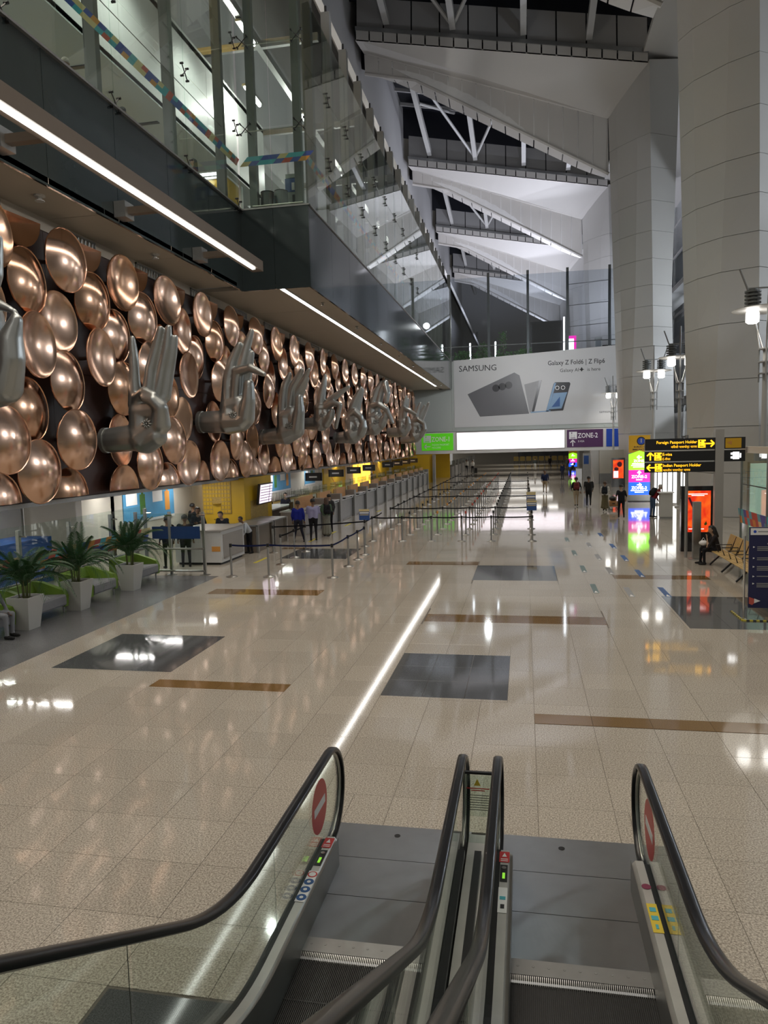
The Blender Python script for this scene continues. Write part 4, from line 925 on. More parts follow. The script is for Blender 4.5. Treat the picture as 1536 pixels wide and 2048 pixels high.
# ------------------------------------------------------------------ two escalators
NE = [(y, .27, .97) for y in (6.4, 4.5)]
def rise(y, base, y0=3.95, rad=.55):
    """height added to the level part as the flight climbs back towards the upper floor"""
    if y >= y0+rad: return base
    if y <= y0-rad: return base+.577*(y0-y)
    t = (y0+rad-y)/(2*rad); return base+.577*rad*t*t
def rail_path():
    P = []
    for k in range(0, 13):
        a = -math.pi/2+math.pi*k/12; P.append((6.36+.425*math.cos(a), .545+.425*math.sin(a)))
    P = [(6.1, .12)]+P
    y = 6.0
    while y > -1.6:
        P.append((y, rise(y, .97))); y -= .13 if 3.2 < y < 4.7 else .4
    return P
def escalator(xc, label, right_side):
    o = thing('escalator', label, 'escalator', (xc, 5.5, 0), group='pair of escalators')
    xs = {-1: xc-.62, 1: xc+.62}
    # landing plates, comb, steps
    for k, (a, c) in enumerate(((5.16, 5.72), (5.72, 6.3), (6.3, 6.9))):
        p = MB(); p.box(xc-.66, xc+.66, a+.004, c-.004, -.04, .004); pl = p.build('landing_plate', 'plate', o)
    MB().lathe((xc-.05, 6.72, .004), [(.03, 0), (.03, .003), (.012, .003)], 10).build('lifting_plug', 'black', o)
    cb = MB(); cb.box(xc-.5, xc+.5, 5.0, 5.16, -.04, .008)
    for k in range(72):
        x = xc-.49+k*.0138; cb.slab([(x, 5.0, .004), (x+.006, 5.0, .004), (x+.003, 4.93, -.02)], (0, 0, -.02))
    cbo = cb.build('comb_plate', 'comb', o)
    for k in range(9): MB().lathe((xc-.44+k*.11, 5.09, .008), [(.011, 0), (.011, .002), (.004, .002)], 8).build('screw', 'steel_dull', cbo)
    sm = MB(); n = 74
    prof = []
    for k in range(n):
        x = -.495+.99*k/n; w = .99/n
        prof += [(x, -.012), (x+w*.5, -.012), (x+w*.5, 0), (x+w, 0)]
    for i in range(len(prof)-1):
        (x0, z0), (x1, z1) = prof[i], prof[i+1]
        sm.add([(x0, 0, z0), (x1, 0, z1), (x1, .398, z1), (x0, .398, z0)], [(0, 1, 2, 3)])
    sm.box(-.495, .495, -.01, .0, -.22, 0); sm.box(-.495, .495, .398, .4, -.22, -.002)
    me = sm.mesh('step', 'step')
    for k in range(16):
        y = 4.93-.4*(k+1)+.02
        z = -.02 if k < 2 else rise(y+.2, -.02, 3.95)
        st = place('step', me, o, Matrix.Translation((xc, y, z)))
    ys = [6.15]+[5.6, 5.0, 4.6]+[4.5-.12*k for k in range(10)]+[3.2-.6*k for k in range(9)]
    for s in (-1, 1):
        xg = xs[s]; xi = xc+s*.49
        # skirt, inner deck
        m = MB(); dk = MB()
        for a, c in zip(ys, ys[1:]):
            za, zc = rise(a, .27), rise(c, .27)
            m.add([(xi, a, za), (xi, c, zc), (xi, c, zc-.55), (xi, a, za-.55)], [(0, 1, 2, 3)])
            xa, xb = sorted((xi-.0*s, xg-.03*s)); e = .035*s
            dk.add([(xi+e, a, za), (xg-.03*s, a, za), (xg-.03*s, c, zc), (xi+e, c, zc), (xi, a, za-.045), (xi, c, zc-.045)], [(0, 1, 2, 3), (4, 0, 3, 5)])
            dk.add([(xg-.03*s, a, za), (xg-.03*s, c, zc), (xg-.03*s, c, zc-.05), (xg-.03*s, a, za-.05)], [(0, 1, 2, 3)])
        dk.add([(xi, 6.15, 0), (xg-.03*s, 6.15, 0), (xg-.03*s, 6.15, .27), (xi+.035*s, 6.15, .27), (xi, 6.15, .225)], [(0, 1, 2, 3, 4)])
        m.build('skirt_panel', 'steel_dull', o); deck = dk.build('inner_deck', 'steel_worn', o)
        # rubber slot between deck and glass, base channel
        ch = MB(); ch2 = MB()
        for a, c in zip(ys, ys[1:]):
            za, zc = rise(a, .245), rise(c, .245)
            ch.add([(xg-.03*s, a, za), (xg+.035*s, a, za), (xg+.035*s, c, zc), (xg-.03*s, c, zc)], [(0, 1, 2, 3)])
            ch2.add([(xg+.035*s, a, za), (xg+.035*s, c, zc), (xg+.035*s, c, zc-.55), (xg+.035*s, a, za-.55)], [(0, 1, 2, 3)])
        ch.build('glazing_slot', 'black', o); ch2.build('outer_channel', 'steel_dull', o)
        # balustrade glass
        cuts = [6.77, 4.85, 2.9, .9, -1.2]
        for a, c in zip(cuts, cuts[1:]):
            g = MB(); top = []; nn = 14
            for k in range(nn+1):
                y = a+(c-a)*k/nn - (.008 if k == 0 else -.008 if k == nn else 0)
                t = rise(y, .955)
                if y > 6.36: t = .545+.41*math.sqrt(max(0, 1-((y-6.36)/.425)**2))
                bt = rise(y, .2)
                if y > 6.36: bt = .545-.41*math.sqrt(max(0, 1-((y-6.36)/.425)**2))
                top.append((y, t, min(bt, t-.002)))
            for (y0, t0, b0), (y1, t1, b1) in zip(top, top[1:]):
                for x in (xg-.006, xg+.006):
                    g.add([(x, y0, b0), (x, y1, b1), (x, y1, t1), (x, y0, t0)], [(0, 1, 2, 3)])
            g.add([(xg-.006, top[0][0], top[0][2]), (xg+.006, top[0][0], top[0][2]), (xg+.006, top[0][0], top[0][1]), (xg-.006, top[0][0], top[0][1])], [(0, 1, 2, 3)])
            g.build('balustrade_glass', 'pane_green', o)
        for c in cuts[1:4]:
            MB().add([(xg-.007, c-.004, rise(c, .24)), (xg-.007, c+.004, rise(c, .24)), (xg-.007, c+.004, rise(c, .95)), (xg-.007, c-.004, rise(c, .95))], [(0, 1, 2, 3)]).build('glass_joint', 'black', o)
        # handrail: flattened C-section swept along the path
        hp = rail_path(); sec = [(-.026, -.030), (-.040, -.022), (-.042, 0), (-.036, .012), (-.018, .02), (.018, .02), (.036, .012), (.042, 0), (.040, -.022), (.026, -.030)]
        q = MB(); vs = []
        for i, (y, z) in enumerate(hp):
            a = hp[max(0, i-1)]; c = hp[min(len(hp)-1, i+1)]; ty, tz = c[0]-a[0], c[1]-a[1]; l = math.hypot(ty, tz); ty /= l; tz /= l
            ny, nz = (tz, -ty)
            vs += [(xg+u, y+v*ny, z+v*nz) for u, v in sec]
        k = len(sec)
        q.add(vs, [(i*k+j, i*k+(j+1) % k, (i+1)*k+(j+1) % k, (i+1)*k+j) for i in range(len(hp)-1) for j in range(k)])
        q.build('handrail', 'rubber', o, smooth='auto')
        gp = [(y+(-.028 if False else 0), z) for y, z in hp]
        q = MB(); q.tube([(xg, y, z) for y, z in [(6.36+(p[0]-6.36)*.93 if p[0] > 6.36 else p[0], p[1]-(.03 if p[1] > .9 else .03*math.sin(math.pi*(p[1]-.545)/.85))) for p in hp[1:]]], .013, 6)
        q.build('handrail_guide', 'steel', o, smooth=True)
        xm = (xi+.035*s+xg-.03*s)/2
        def decal(name, y0, y1, w, m, z=.272, lift=0):
            return MB().box(xm-w/2, xm+w/2, y0, y1, z+lift, z+.002+lift).build(name, m, deck)
        if s < 0:
            d = decal('stop_label', 5.96, 6.12, .085, 'print_red'); MB().box(xm-.03, xm+.03, 5.975, 5.985, .2745, .2755).box(xm-.03, xm+.03, 6.0, 6.01, .2745, .2755).slab([(xm-.02, 6.04, .2745), (xm+.02, 6.04, .2745), (xm, 6.1, .2745)], (0, 0, .001)).build('stop_arrow', 'print_white', d)
            decal('key_panel', 5.68, 5.92, .06, 'black'); decal('status_light', 5.72, 5.80, .022, 'print_green', lift=.003)
            MB().lathe((xm, 5.87, .275), [(.02, 0), (.02, .006), (.008, .006)], 12).build('key_switch', 'steel_bright', deck)
            if right_side: decal('safety_label', 5.28, 5.60, .07, 'print_white'); decal('safety_pictogram', 5.33, 5.38, .03, 'print_black', lift=.003); decal('safety_pictogram', 5.44, 5.48, .045, 'strip_teal', lift=.003)
            else:
                decal('safety_label', 5.18, 5.60, .082, 'print_white')
                for q_, mm in enumerate(('print_blue', 'print_blue', 'print_blue', 'print_red')):
                    MB().lathe((xm, 5.235+q_*.104, .2745), [(.041, 0), (.041, .002)], 16).build('safety_pictogram', mm, deck)
                    MB().lathe((xm, 5.235+q_*.104, .2765), [(.03 if q_ == 3 else .016, 0), (.03 if q_ == 3 else .016, .001)], 12).build('safety_pictogram', 'print_white', deck)
        elif right_side:
            MB().lathe((xm, 5.78, .272), [(.036, 0), (.036, .003)], 16).build('sensor_disc', 'poster_maroon', deck)
            decal('safety_label', 5.22, 5.56, .075, 'print_yellow')
            for y0, w in ((5.26, .02), (5.36, .05), (5.46, .045)): decal('safety_pictogram', y0, y0+.05, w, 'strip_teal', lift=.003)
    return o, xs
mat('plate', (.29, .29, .29), .36, .75, var=.12, vs=5.)
pm = MATS['plate'].node_tree
wv = pm.nodes.new('ShaderNodeTexWave'); wv.inputs['Scale'].default_value = 90; wv.bands_direction = 'X'
tcn = pm.nodes.new('ShaderNodeTexCoord'); pm.links.new(tcn.outputs['Object'], wv.inputs['Vector'])
bpn = pm.nodes.new('ShaderNodeBump'); bpn.inputs['Strength'].default_value = .5; bpn.inputs['Distance'].default_value = .004
pm.links.new(wv.outputs['Fac'], bpn.inputs['Height']); pm.links.new(bpn.outputs[0], pm.nodes['Principled BSDF'].inputs['Normal'])
mat('steel_worn', (.60, .59, .56), .36, .55, var=.14, vs=4., bump=.04, bs=12.)
eL, xL = escalator(-1.195, 'escalator with blue round safety signs on its steel deck, beside the open floor', False)
eR, xR = escalator(.365, 'escalator with a cream safety label and maroon dot on its right-hand steel deck', True)
def no_entry(e, x):
    R = Matrix(((0, 0, 1), (1, 0, 0), (0, 1, 0)))
    n = 28
    d = MB().add([(x+dx, 6.0+.235*math.cos(2*math.pi*k/n), .63+.235*math.sin(2*math.pi*k/n)) for dx in (-.0015, .0015) for k in range(n)],
                 [tuple(range(n)), tuple(range(2*n-1, n-1, -1))]+[(k, (k+1) % n, (k+1) % n+n, k+n) for k in range(n)])
    o = d.build('no_entry_sticker', 'print_red', e)
    MB().box(x-.003, x+.003, 5.83, 6.17, .595, .67).build('bar', 'print_white', o)
no_entry(eL, xL[-1]+.0085); no_entry(eR, xR[1]-.0085)
# infill between the two inner balustrades with its notice
fi = thing('divider_panel', 'glass divider with a warning notice between the two escalator handrails', 'glass panel', (-.42, 6.2, 0))
MB().box(xL[1]+.045, xR[-1]-.045, 6.18, 6.19, .3, .93).build('glass', 'pane_green', fi)
MB().box(xL[1]+.045, xR[-1]-.045, 6.17, 6.2, .93, .95).build('top_bar', 'black', fi)
MB().box(xL[1]+.05, xR[-1]-.05, -1, 6.5, -.3, .2).build('trough', 'steel_worn', fi)
MB().box(-.455, -.395, -1, 6.16, .2, .24).build('trough_joint', 'black', fi)
nt_ = MB().box(-.535, -.30, 6.171, 6.176, .55, .92).build('notice', 'pane_clear', fi)
MB().slab([(-.455, 6.168, .83), (-.395, 6.168, .83), (-.425, 6.168, .89)], (0, .002, 0)).build('warning_triangle', 'print_yellow', nt_)
MB().box(-.52, -.32, 6.168, 6.17, .80, .808).box(-.48, -.36, 6.168, 6.17, .782, .79).build('notice_line', 'print_red', nt_)
for k in range(7): MB().box(-.52, -.325+(k % 3)*.008, 6.168, 6.17, .74-.022*k, .745-.022*k).build('notice_line', 'print_black', nt_)
# ------------------------------------------------------------------ retractable-belt stanchions
PM = {'base': MB().lathe((0, 0, 0), [(.17, 0), (.17, .012), (.155, .022), (.06, .045), (.035, .06)], 14).mesh('base', 'steel', True), 'pole': MB().lathe((0, 0, 0), [(.032, .05), (.032, .92)], 10).mesh('pole', 'steel_dull', True)}
for k_, m_ in dict(black='black', orange='strip_orange', red='strip_red').items(): PM[k_] = MB().lathe((0, 0, 0), [(.042, .90), (.042, 1.0), (.03, 1.012)], 10).mesh('belt_head', m_, True)
for m_ in PM.values(): m_.set_sharp_from_angle(angle=.7)
LBL = {'black': 'steel queue post with black belt head in the rows before the counters',
       'orange': 'steel queue post with orange belt head in the rows before the counters',
       'red': 'steel queue post with red belt head in the rows before the counters'}
def belt_mesh(L):
    q = MB(); n = 6; vs = []
    for k in range(n+1):
        t = k/n; z = .955-.022*4*t*(1-t); vs += [(L*t, -.002, z-.025), (L*t, .002, z-.025), (L*t, .002, z+.025), (L*t, -.002, z+.025)]
    q.add(vs, [(i*4+j, i*4+(j+1) % 4, i*4+4+(j+1) % 4, i*4+4+j) for i in range(n) for j in range(4)]+[(3, 2, 1, 0), (n*4, n*4+1, n*4+2, n*4+3)]); return q
BM = {}
def post(x, y, kind='black', label=None, to=(), bm='belt', group='queue posts before the counters'):
    o = thing('queue_post', loc=(x, y, 0))
    for n_, k_ in (('base', 'base'), ('pole', 'pole'), ('belt_head', kind)):
        c = bpy.data.objects.new(n_, PM[k_]); COL.objects.link(c); c.parent = o
    tag(o, label or LBL[kind], 'queue post', group)
    for x1, y1 in to:
        L = round(math.hypot(x1-x, y1-y)-.09, 2); key = (L, bm)
        if key not in BM: BM[key] = belt_mesh(L).mesh('belt', bm)
        c = bpy.data.objects.new('belt', BM[key]); COL.objects.link(c); c.parent = o; a_ = math.atan2(y1-y, x1-x); c.rotation_euler = (0, 0, a_); c.location = (.045*math.cos(a_), .045*math.sin(a_), 0)
    return o
LN = [-6.0, -4.79, -3.62, -2.42, -1.28, .28]
g1 = 'queue posts fencing the space before the first desk'
l1 = 'steel queue post on a navy belt fencing the first service desk'
F = [(-8.65, 20.45), (-7.5, 20.5), (-5.52, 20.45), (-5.53, 22.45), (-5.53, 23.8), (-5.54, 24.9)]
for a, c in zip(F, F[1:]+[None]): post(*a, label=l1, to=[c] if c else [], bm='belt_blue', group=g1)
Q = [(-7.86, 22.7), (-7.88, 24.2), (-7.9, 25.6)]
for a, c in zip(Q, Q[1:]+[None]): post(*a, label='steel queue post standing behind the navy belt by the dark desks', to=[c] if c else [], group='short inner row by the dark desks')
post(-9.04, 25.3, label='single steel queue post standing close to the dark desk front', to=[(-5.98, 27.02)])
post(-5.98, 27.02, label='steel queue post carrying a blue notice board at the queue entrance', to=[(-6.0, 28.6)])
CROSS = {28.5, 32.65, 40, 46.2, 55, 65}
ys_ = [28.5, 30.5, 32.65, 34.6, 36.4, 38.3, 40, 42, 44.1, 46.2, 48.4, 50.6, 52.8, 55, 57.5, 60, 62.5, 65, 67.5, 70]
for li, x in enumerate(LN):
    for k, y in enumerate(ys_):
        if x == .28 and y not in (28.5, 30.5, 32.65, 36.4, 40, 44.1, 46.2, 50.6, 55, 60, 65, 70): continue
        if x == -6.0 and y in (30.5,): continue
        yy = y+(0 if y in CROSS else (.0 if li % 2 else .12))
        to = []
        if y in CROSS and li < len(LN)-1: to.append((LN[li+1], y))
        if x != .28 and k+1 < len(ys_) and li in (0,) or (li in (2, 3) and y in (34.6, 38.3, 44.1)):
            y2 = ys_[k+1]; to.append((x, y2+(0 if y2 in CROSS else (.0 if li % 2 else .12))))
        kind = 'orange' if li == 2 and y not in CROSS else 'red' if li == 3 and y not in CROSS else 'black'
        post(x, yy, kind, to=to, label='steel queue post with %s belt head in the %s' % (kind, ('line nearest the service desks', 'second line from the service desks', 'third line from the service desks', 'fourth line from the service desks', 'line next to the outermost line', 'outermost line along the open walkway')[li]))
for x, y, h in ((-5.98, 27.02, .42), (.28, 30.5, .42), (.28, 32.65, .62)):
    t = thing('queue_notice', {27.02: 'blue notice board clipped on the queue post near the navy belt', 30.5: 'lower blue notice board on the outermost queue post', 32.65: 'taller blue notice board on the outermost queue post'}[y], 'notice', (x, y, 1.0))
    MB().box(x-.2, x+.2, y-.02, y+.02, 1.01, 1.01+h).build('board', 'blue_panel', t); MB().box(x-.2, x+.2, y-.024, y-.02, 1.01+h*.78, 1.01+h).box(x-.17, x+.17, y-.024, y-.02, 1.01+h*.45, 1.01+h*.52).build('print_band', 'strip_sand', t)
    MB().box(x-.18, x+.18, y-.024, y-.02, 1.01+h*.6, 1.01+h*.72).build('print_line', 'print_white', t); MB().lathe((x, y, 1.0), [(.03, 0), (.03, .03)], 8).build('clip', 'black', t)

# ------------------------------------------------------------------ service desks along the left
def desk(y0, L, kind):
    yc = y0+L/2; xf = -9.3
    t = thing('service_desk', kind, 'counter', (xf-.5, yc, 0), group='service desks under the dish wall')
    MB().box(xf-1.1, xf-.1, y0, y0+L-.45, 0, 1.02).build('body', 'counter_grey', t)
    MB().box(xf-.1, xf-.06, y0+.06, y0+L-.5, .08, .98).build('front_panel', 'steel_dull', t)
    MB().box(xf-1.15, xf+.0, y0-.02, y0+L-.43, 1.02, 1.07).build('worktop', 'counter_white', t)
    MB().box(xf-.5, xf+.06, y0+L-.4, y0+L, 0, 1.42).build('end_pier', 'steel_dull', t)
    MB().box(xf-.48, xf-.44, y0+.05, y0+L-.45, 1.07, 1.62).build('partition', 'orange_panel', t)
    MB().box(xf-.2, xf+.12, y0+.4, y0+L-.8, 1.14, 1.18).build('writing_shelf', 'counter_white', t)
    MB().box(xf-.1, xf+.05, y0+.5, y0+.56, 1.07, 1.14).box(xf-.1, xf+.05, y0+L-.95, y0+L-.89, 1.07, 1.14).build('shelf_bracket', 'black', t)
    MB().box(xf-1.1, xf-.3, y0+.02, y0+.04, 1.07, 1.8).box(xf-.62, xf-.6, y0, y0+L-.45, 1.62, 1.95).build('glass_screen', 'pane_clear', t)
    MB().box(xf-.9, xf-.85, y0+.6, y0+1.05, 1.12, 1.42).box(xf-.9, xf-.86, y0+.8, y0+.86, 1.07, 1.15).build('monitor', 'black', t)
    return t
dl = ['service desk with steel pier beside the waiting group of people', 'second steel-fronted desk with orange partition past the waiting group']
yy = 30.2
for k in range(13):
    L = 2.95 if k else 3.2
    desk(yy, L, dl[k] if k < 2 else 'grey service desk with orange partition, %s in the row from the waiting group' % ('third', 'fourth', 'fifth', 'sixth', 'seventh', 'eighth', 'ninth', 'tenth', 'eleventh', 'twelfth', 'last')[k-2]); yy += L+.22
t = thing('front_desk', 'pale boxy reception desk behind the glass screen and navy belt', 'counter', (-10.6, 23.5, 0))
MB().box(-11.5, -9.86, 22.55, 24.55, .08, 1.12).build('body', 'counter_white', t); MB().box(-11.42, -9.94, 22.62, 24.5, 0, .08).build('plinth', 'black', t)
MB().box(-11.54, -9.82, 22.5, 24.6, 1.12, 1.16).build('worktop', 'counter_grey', t); MB().box(-9.86, -9.84, 22.7, 24.4, .2, 1.0).build('side_panel', 'counter_grey', t)
MB().box(-10.2, -9.9, 22.545, 22.55, .45, .62).build('sticker', 'strip_orange', t)
for y0, y1, m in ((25.3, 26.9, 'counter_brown'), (27.1, 28.6, 'counter_brown')):
    t = thing('dark_desk', 'dark brown desk with steel posts by the yellow pillar' if y0 < 26 else 'dark brown desk next to the people queuing in blue and lavender shirts', 'counter', (-10.3, y0, 0))
    MB().box(-10.7, -9.7, y0, y1, 0, .98).build('body', m, t); MB().box(-10.72, -9.6, y0-.05, y1+.05, .98, 1.03).build('worktop', 'steel_dull', t)
    for y in (y0, y1): MB().box(-9.66, -9.58, y-.05, y+.05, 0, 1.02).build('corner_post', 'steel', t)
t = thing('beige_desk', 'beige reception desk with white worktop and pens before the mural wall', 'counter', (-11.0, 31.5, 0))
MB().box(-12.2, -10.9, 30.4, 33.2, 0, 1.1).build('body', 'counter_brown', t); MB().box(-12.25, -10.8, 30.3, 33.3, 1.1, 1.16).build('worktop', 'counter_white', t)
# hanging lane signs
for k, y in enumerate((34.9, 39.3, 43.6, 48, 55, 59.3, 63.4, 68)):
    t = thing('lane_sign', 'dark hanging lane sign with white print above the desks', 'sign', (-10.2, y, 2.2), group='dark lane signs hanging over the desks')
    MB().box(-10.65, -9.8, y-.06, y+.06, 2.16, 2.56).build('sign_case', 'black', t); MB().box(-10.58, -9.9, y-.065, y-.06, 2.2, 2.52).build('face', 'phone_dark', t)
    MB().box(-10.45, -10.05, y-.068, y-.065, 2.32, 2.40).build('print_line', 'print_white', t)
    for x in (-10.5, -9.95): MB().tube([(x, y, 2.55), (x, y, 2.9 if x < -10.9 else 2.75)], .012, 5).build('hanger', 'steel_dull', t)
    MB().box(-11.1, -9.9, y-.02, y+.02, 2.73, 2.77).build('hanger_bar', 'steel_dull', t)
# yellow pillars and feature walls
t = thing('yellow_pillar', 'yellow pillar printed with an arch of small stones, beside the flight screen', 'pillar', (-11.5, 28.6, 0))
MB().box(-12.5, -10.75, 27.0, 30.1, 0, 2.68).build('body', 'yellow_wall', t)
fc = MB().box(-12.48, -11.3, 26.97, 27.0, 1.3, 2.66).build('printed_face', 'gold_mesh', t)
for r in range(8):
    for k in range(9):
        if 2 < k < 6 and r < 4: continue
        MB().box(-12.44+k*.125, -12.44+k*.125+.10, 26.955, 26.97, 1.34+r*.155, 1.34+r*.155+.11).build('printed_stone', 'yellow_wall', fc)
ar = MB(); ar.box(-12.06, -11.72, 26.95, 26.96, 1.1, 1.7); ar.lathe((-11.89, 26.955, 1.7), [(.17, -.005), (.17, .005)], 16); ar.build('arch', 'yellow_wall', fc)
MB().box(-10.75, -10.745, 27.6, 29.6, .9, 1.75).build('ochre_print', 'gold_mesh', t)
t = thing('flight_screen', 'tilted screen with pale pink timetable mounted on the yellow pillar', 'screen', (-10.5, 28.6, 1.9))
rm = Matrix.Rotation(.0, 3, 'Z')
MB().obox((-10.5, 28.6, 1.98), (.05, .0, 0), (0, .75, 0), (.05, 0, .42)).build('case', 'black', t)
MB().obox((-10.44, 28.6, 1.98), (.004, .0, 0), (0, .70, 0), (.045, 0, .37)).build('display', 'screen_pink', t)
for k in range(6): MB().obox((-10.432+(k-2.5)*.0135, 28.6, 1.98+(k-2.5)*.11), (.003, 0, 0), (0, .66, 0), (.001, 0, .012)).build('table_line', 'sign_purple', t)
MB().obox((-10.425, 28.95, 1.98), (.003, 0, 0), (0, .02, 0), (.045, 0, .36)).build('table_column', 'sign_purple', t)
MB().box(-10.75, -10.55, 28.5, 28.7, 1.85, 2.1).build('mount', 'steel_dull', t)
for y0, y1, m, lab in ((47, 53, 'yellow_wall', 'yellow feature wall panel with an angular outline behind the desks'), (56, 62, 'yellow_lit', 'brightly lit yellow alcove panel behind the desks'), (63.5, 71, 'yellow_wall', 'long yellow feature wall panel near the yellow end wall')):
    t = thing('feature_panel', lab, 'wall panel', (BX+.05, (y0+y1)/2, 0)); MB().box(BX+.003, BX+.12, y0, y1, .1, 2.7).build('panel', m, t)
    MB().bar((BX+.13, y0+1, 2.3), (BX+.13, y0+3, 1.2), .03, .08).bar((BX+.13, y0+3, 1.2), (BX+.13, y0+1.6, .6), .03, .08).build('outline', 'strip_orange', t)
t = thing('amber_shelf_light', 'stack of glowing amber light boxes in the yellow alcove', 'light', (BX+.3, 58.6, .9))
for k in range(5): MB().box(BX+.17, BX+.38, 57.2+.3*(k % 2), 59.6+.3*(k % 2), .9+k*.36, 1.18+k*.36).build('light_box', 'yellow_lit', t)
# posters on the cream wall
def poster(y0, y1, z0, z1, m, lab, n, x=BX):
    t = thing('wall_poster', lab, 'poster', (x, (y0+y1)/2, z0)); MB().box(x, x+.03, y0, y1, z0, z1).build('sheet', m, t)
    for k in range(n):
        yc = y0+(y1-y0)*(k+.5)/n; h = z1-z0
        dsc = MB(); dsc.obox((x+.032, yc-.2*(y1-y0)/n, z0+h*.68), (.002, 0, 0), (0, .1*(y1-y0)/n*2, 0), (0, 0, h*.17)); dsc.build('roundel', 'print_white', t)
        bt = MB(); bt.obox((x+.034, yc+.2*(y1-y0)/n, z0+h*.5), (.002, 0, 0), (0, .05*(y1-y0)/n*2, 0), (0, 0, h*.28)); bt.obox((x+.034, yc+.2*(y1-y0)/n, z0+h*.84), (.002, 0, 0), (0, .02*(y1-y0)/n*2, 0), (0, 0, h*.08)); bt.build('printed_bottle', ('leaf_bright', 'strip_orange')[k % 2], t)
    if n: MB().box(x+.03, x+.033, y0, y1, z0, z0+(z1-z0)*.07).build('frost_band', 'print_white', t)
poster(22.3, 25.9, 1.35, 2.6, 'poster_blue', 'sky-blue poster with bottles and white roundels behind the reception desk', 2)
poster(36.2, 40.2, 1.45, 2.6, 'poster_blue', 'sky-blue bottle poster on the cream mural wall', 2); poster(43, 45.2, 1.5, 2.6, 'poster_blue', 'narrow sky-blue bottle poster farther along the mural wall', 1)
poster(33.0, 34.4, 1.5, 2.6, 'poster_maroon', 'maroon poster on the cream mural wall next to the flight screen', 0)
mt_ = MB()
for k in range(60):
    y = 31+k*.26+random.uniform(-.05, .05); h = random.uniform(.25, .6); mt_.slab([(BX+.004, y-.11, .95), (BX+.004, y+.11, .95), (BX+.004, y, .95+h)], (.004, 0, 0))
t = thing('tree_mural', 'row of small brown conifers painted along the cream wall', 'mural', (BX, 38, .9)); mt_.build('painted_trees', 'counter_brown', t); MB().box(BX+.003, BX+.008, 31, 46.5, .85, 1.0).build('painted_ground', 'gold_mesh', t)

# ------------------------------------------------------------------ glass screen, sofas, planters on the left
sc = thing('glass_screen', 'clear glass partition with steel posts and coloured stripe behind the sofas', 'partition', (-11.9, 15, 0))
for k in range(6):
    y0, y1 = 9.5+k*2.0, 9.5+(k+1)*2.0
    MB().box(-11.91, -11.895, y0+.02, y1-.02, .12, 2.1).build('pane', 'pane_clear', sc)
    MB().box(-12.0, -11.92, y1-.05, y1+.05, 0, 2.0).build('post', 'steel', sc); MB().tube([(-12.0, y1, 1.85), (-11.75, y1, 1.85)], .025, 6).build('clamp', 'steel_bright', sc)
coloured_strip(sc, (-11.885, 9.5, 0), (-11.885, 21.4, 0), .95, .42, (.004, 0, 0), 21)
MB().tube([(-11.8, 9.5, .75), (-11.8, 21.5, .75)], .03, 8).build('guard_rail', 'steel', sc)
sg = thing('side_glass_screen', 'glass screen with blue print and two steel rails in front of the reception desk', 'partition', (-10.6, 20.7, 0))
MB().box(-11.85, -9.7, 20.70, 20.715, .15, 1.9).build('pane', 'pane_clear', sg); MB().box(-11.3, -9.72, 20.69, 20.698, 1.12, 1.5).build('blue_print', 'blue_glass_print', sg)
for x in (-11.85, -10.72, -9.62): MB().box(x-.04, x+.04, 20.68, 20.76, 0, 1.95).build('post', 'steel', sg)
for z in (.14, .82): MB().tube([(-11.85, 20.62, z), (-9.6, 20.62, z)], .03, 8).build('rail', 'steel', sg)
for x in (-10.72, -9.62): MB().lathe((x, 20.72, 0), [(.16, 0), (.16, .012), (.06, .03)], 12).build('foot', 'steel', sg); MB().tube([(x-.12, 20.66, 1.85), (x+.1, 20.66, 1.85)], .025, 6).build('clamp', 'steel_bright', sg)
# things in the office behind the glass
t = thing('blue_cabinet', 'blue panelled counter inside the office behind the glass partition', 'cabinet', (-14.4, 17, 0))
MB().box(-15.2, -14.0, 14.6, 19.6, 0, .62).build('lower_panel', 'blue_panel', t); MB().box(-15.2, -14.02, 14.6, 19.6, .62, .70).build('steel_line', 'steel', t); MB().box(-15.2, -14.0, 14.6, 19.6, .70, 1.35).build('upper_panel', 'blue_panel', t)
t = thing('tall_cabinet', 'wooden display cabinet with white panel inside the office', 'cabinet', (-16.0, 15, 0)); MB().box(-16.19, -15.7, 14.3, 16.3, 0, 2.3).build('body', 'orange_panel', t); MB().box(-15.7, -15.68, 14.3, 15.5, 1.5, 2.3).build('white_panel', 'print_white', t)
for k, (y0, lab) in enumerate(((12.3, 'white door with a small dark notice inside the office'), (20.0, 'plain white door next to the office side wall'))):
    d = structure('door_%d' % (k+1)); MB().box(-16.2, -16.12, y0, y0+1.1, 0, 2.2).build('leaf', 'print_white', d); MB().box(-16.12, -16.06, y0+.95, y0+1.0, .95, 1.1).build('door_handle', 'steel', d)
    MB().box(-16.22, -16.1, y0-.08, y0, 0, 2.28).box(-16.22, -16.1, y0+1.1, y0+1.18, 0, 2.28).box(-16.22, -16.1, y0-.08, y0+1.18, 2.2, 2.28).build('door_frame', 'steel_dull', d)
    if k == 0: MB().box(-16.12, -16.115, y0+.4, y0+.65, 1.5, 1.85).build('notice', 'phone_dark', d)
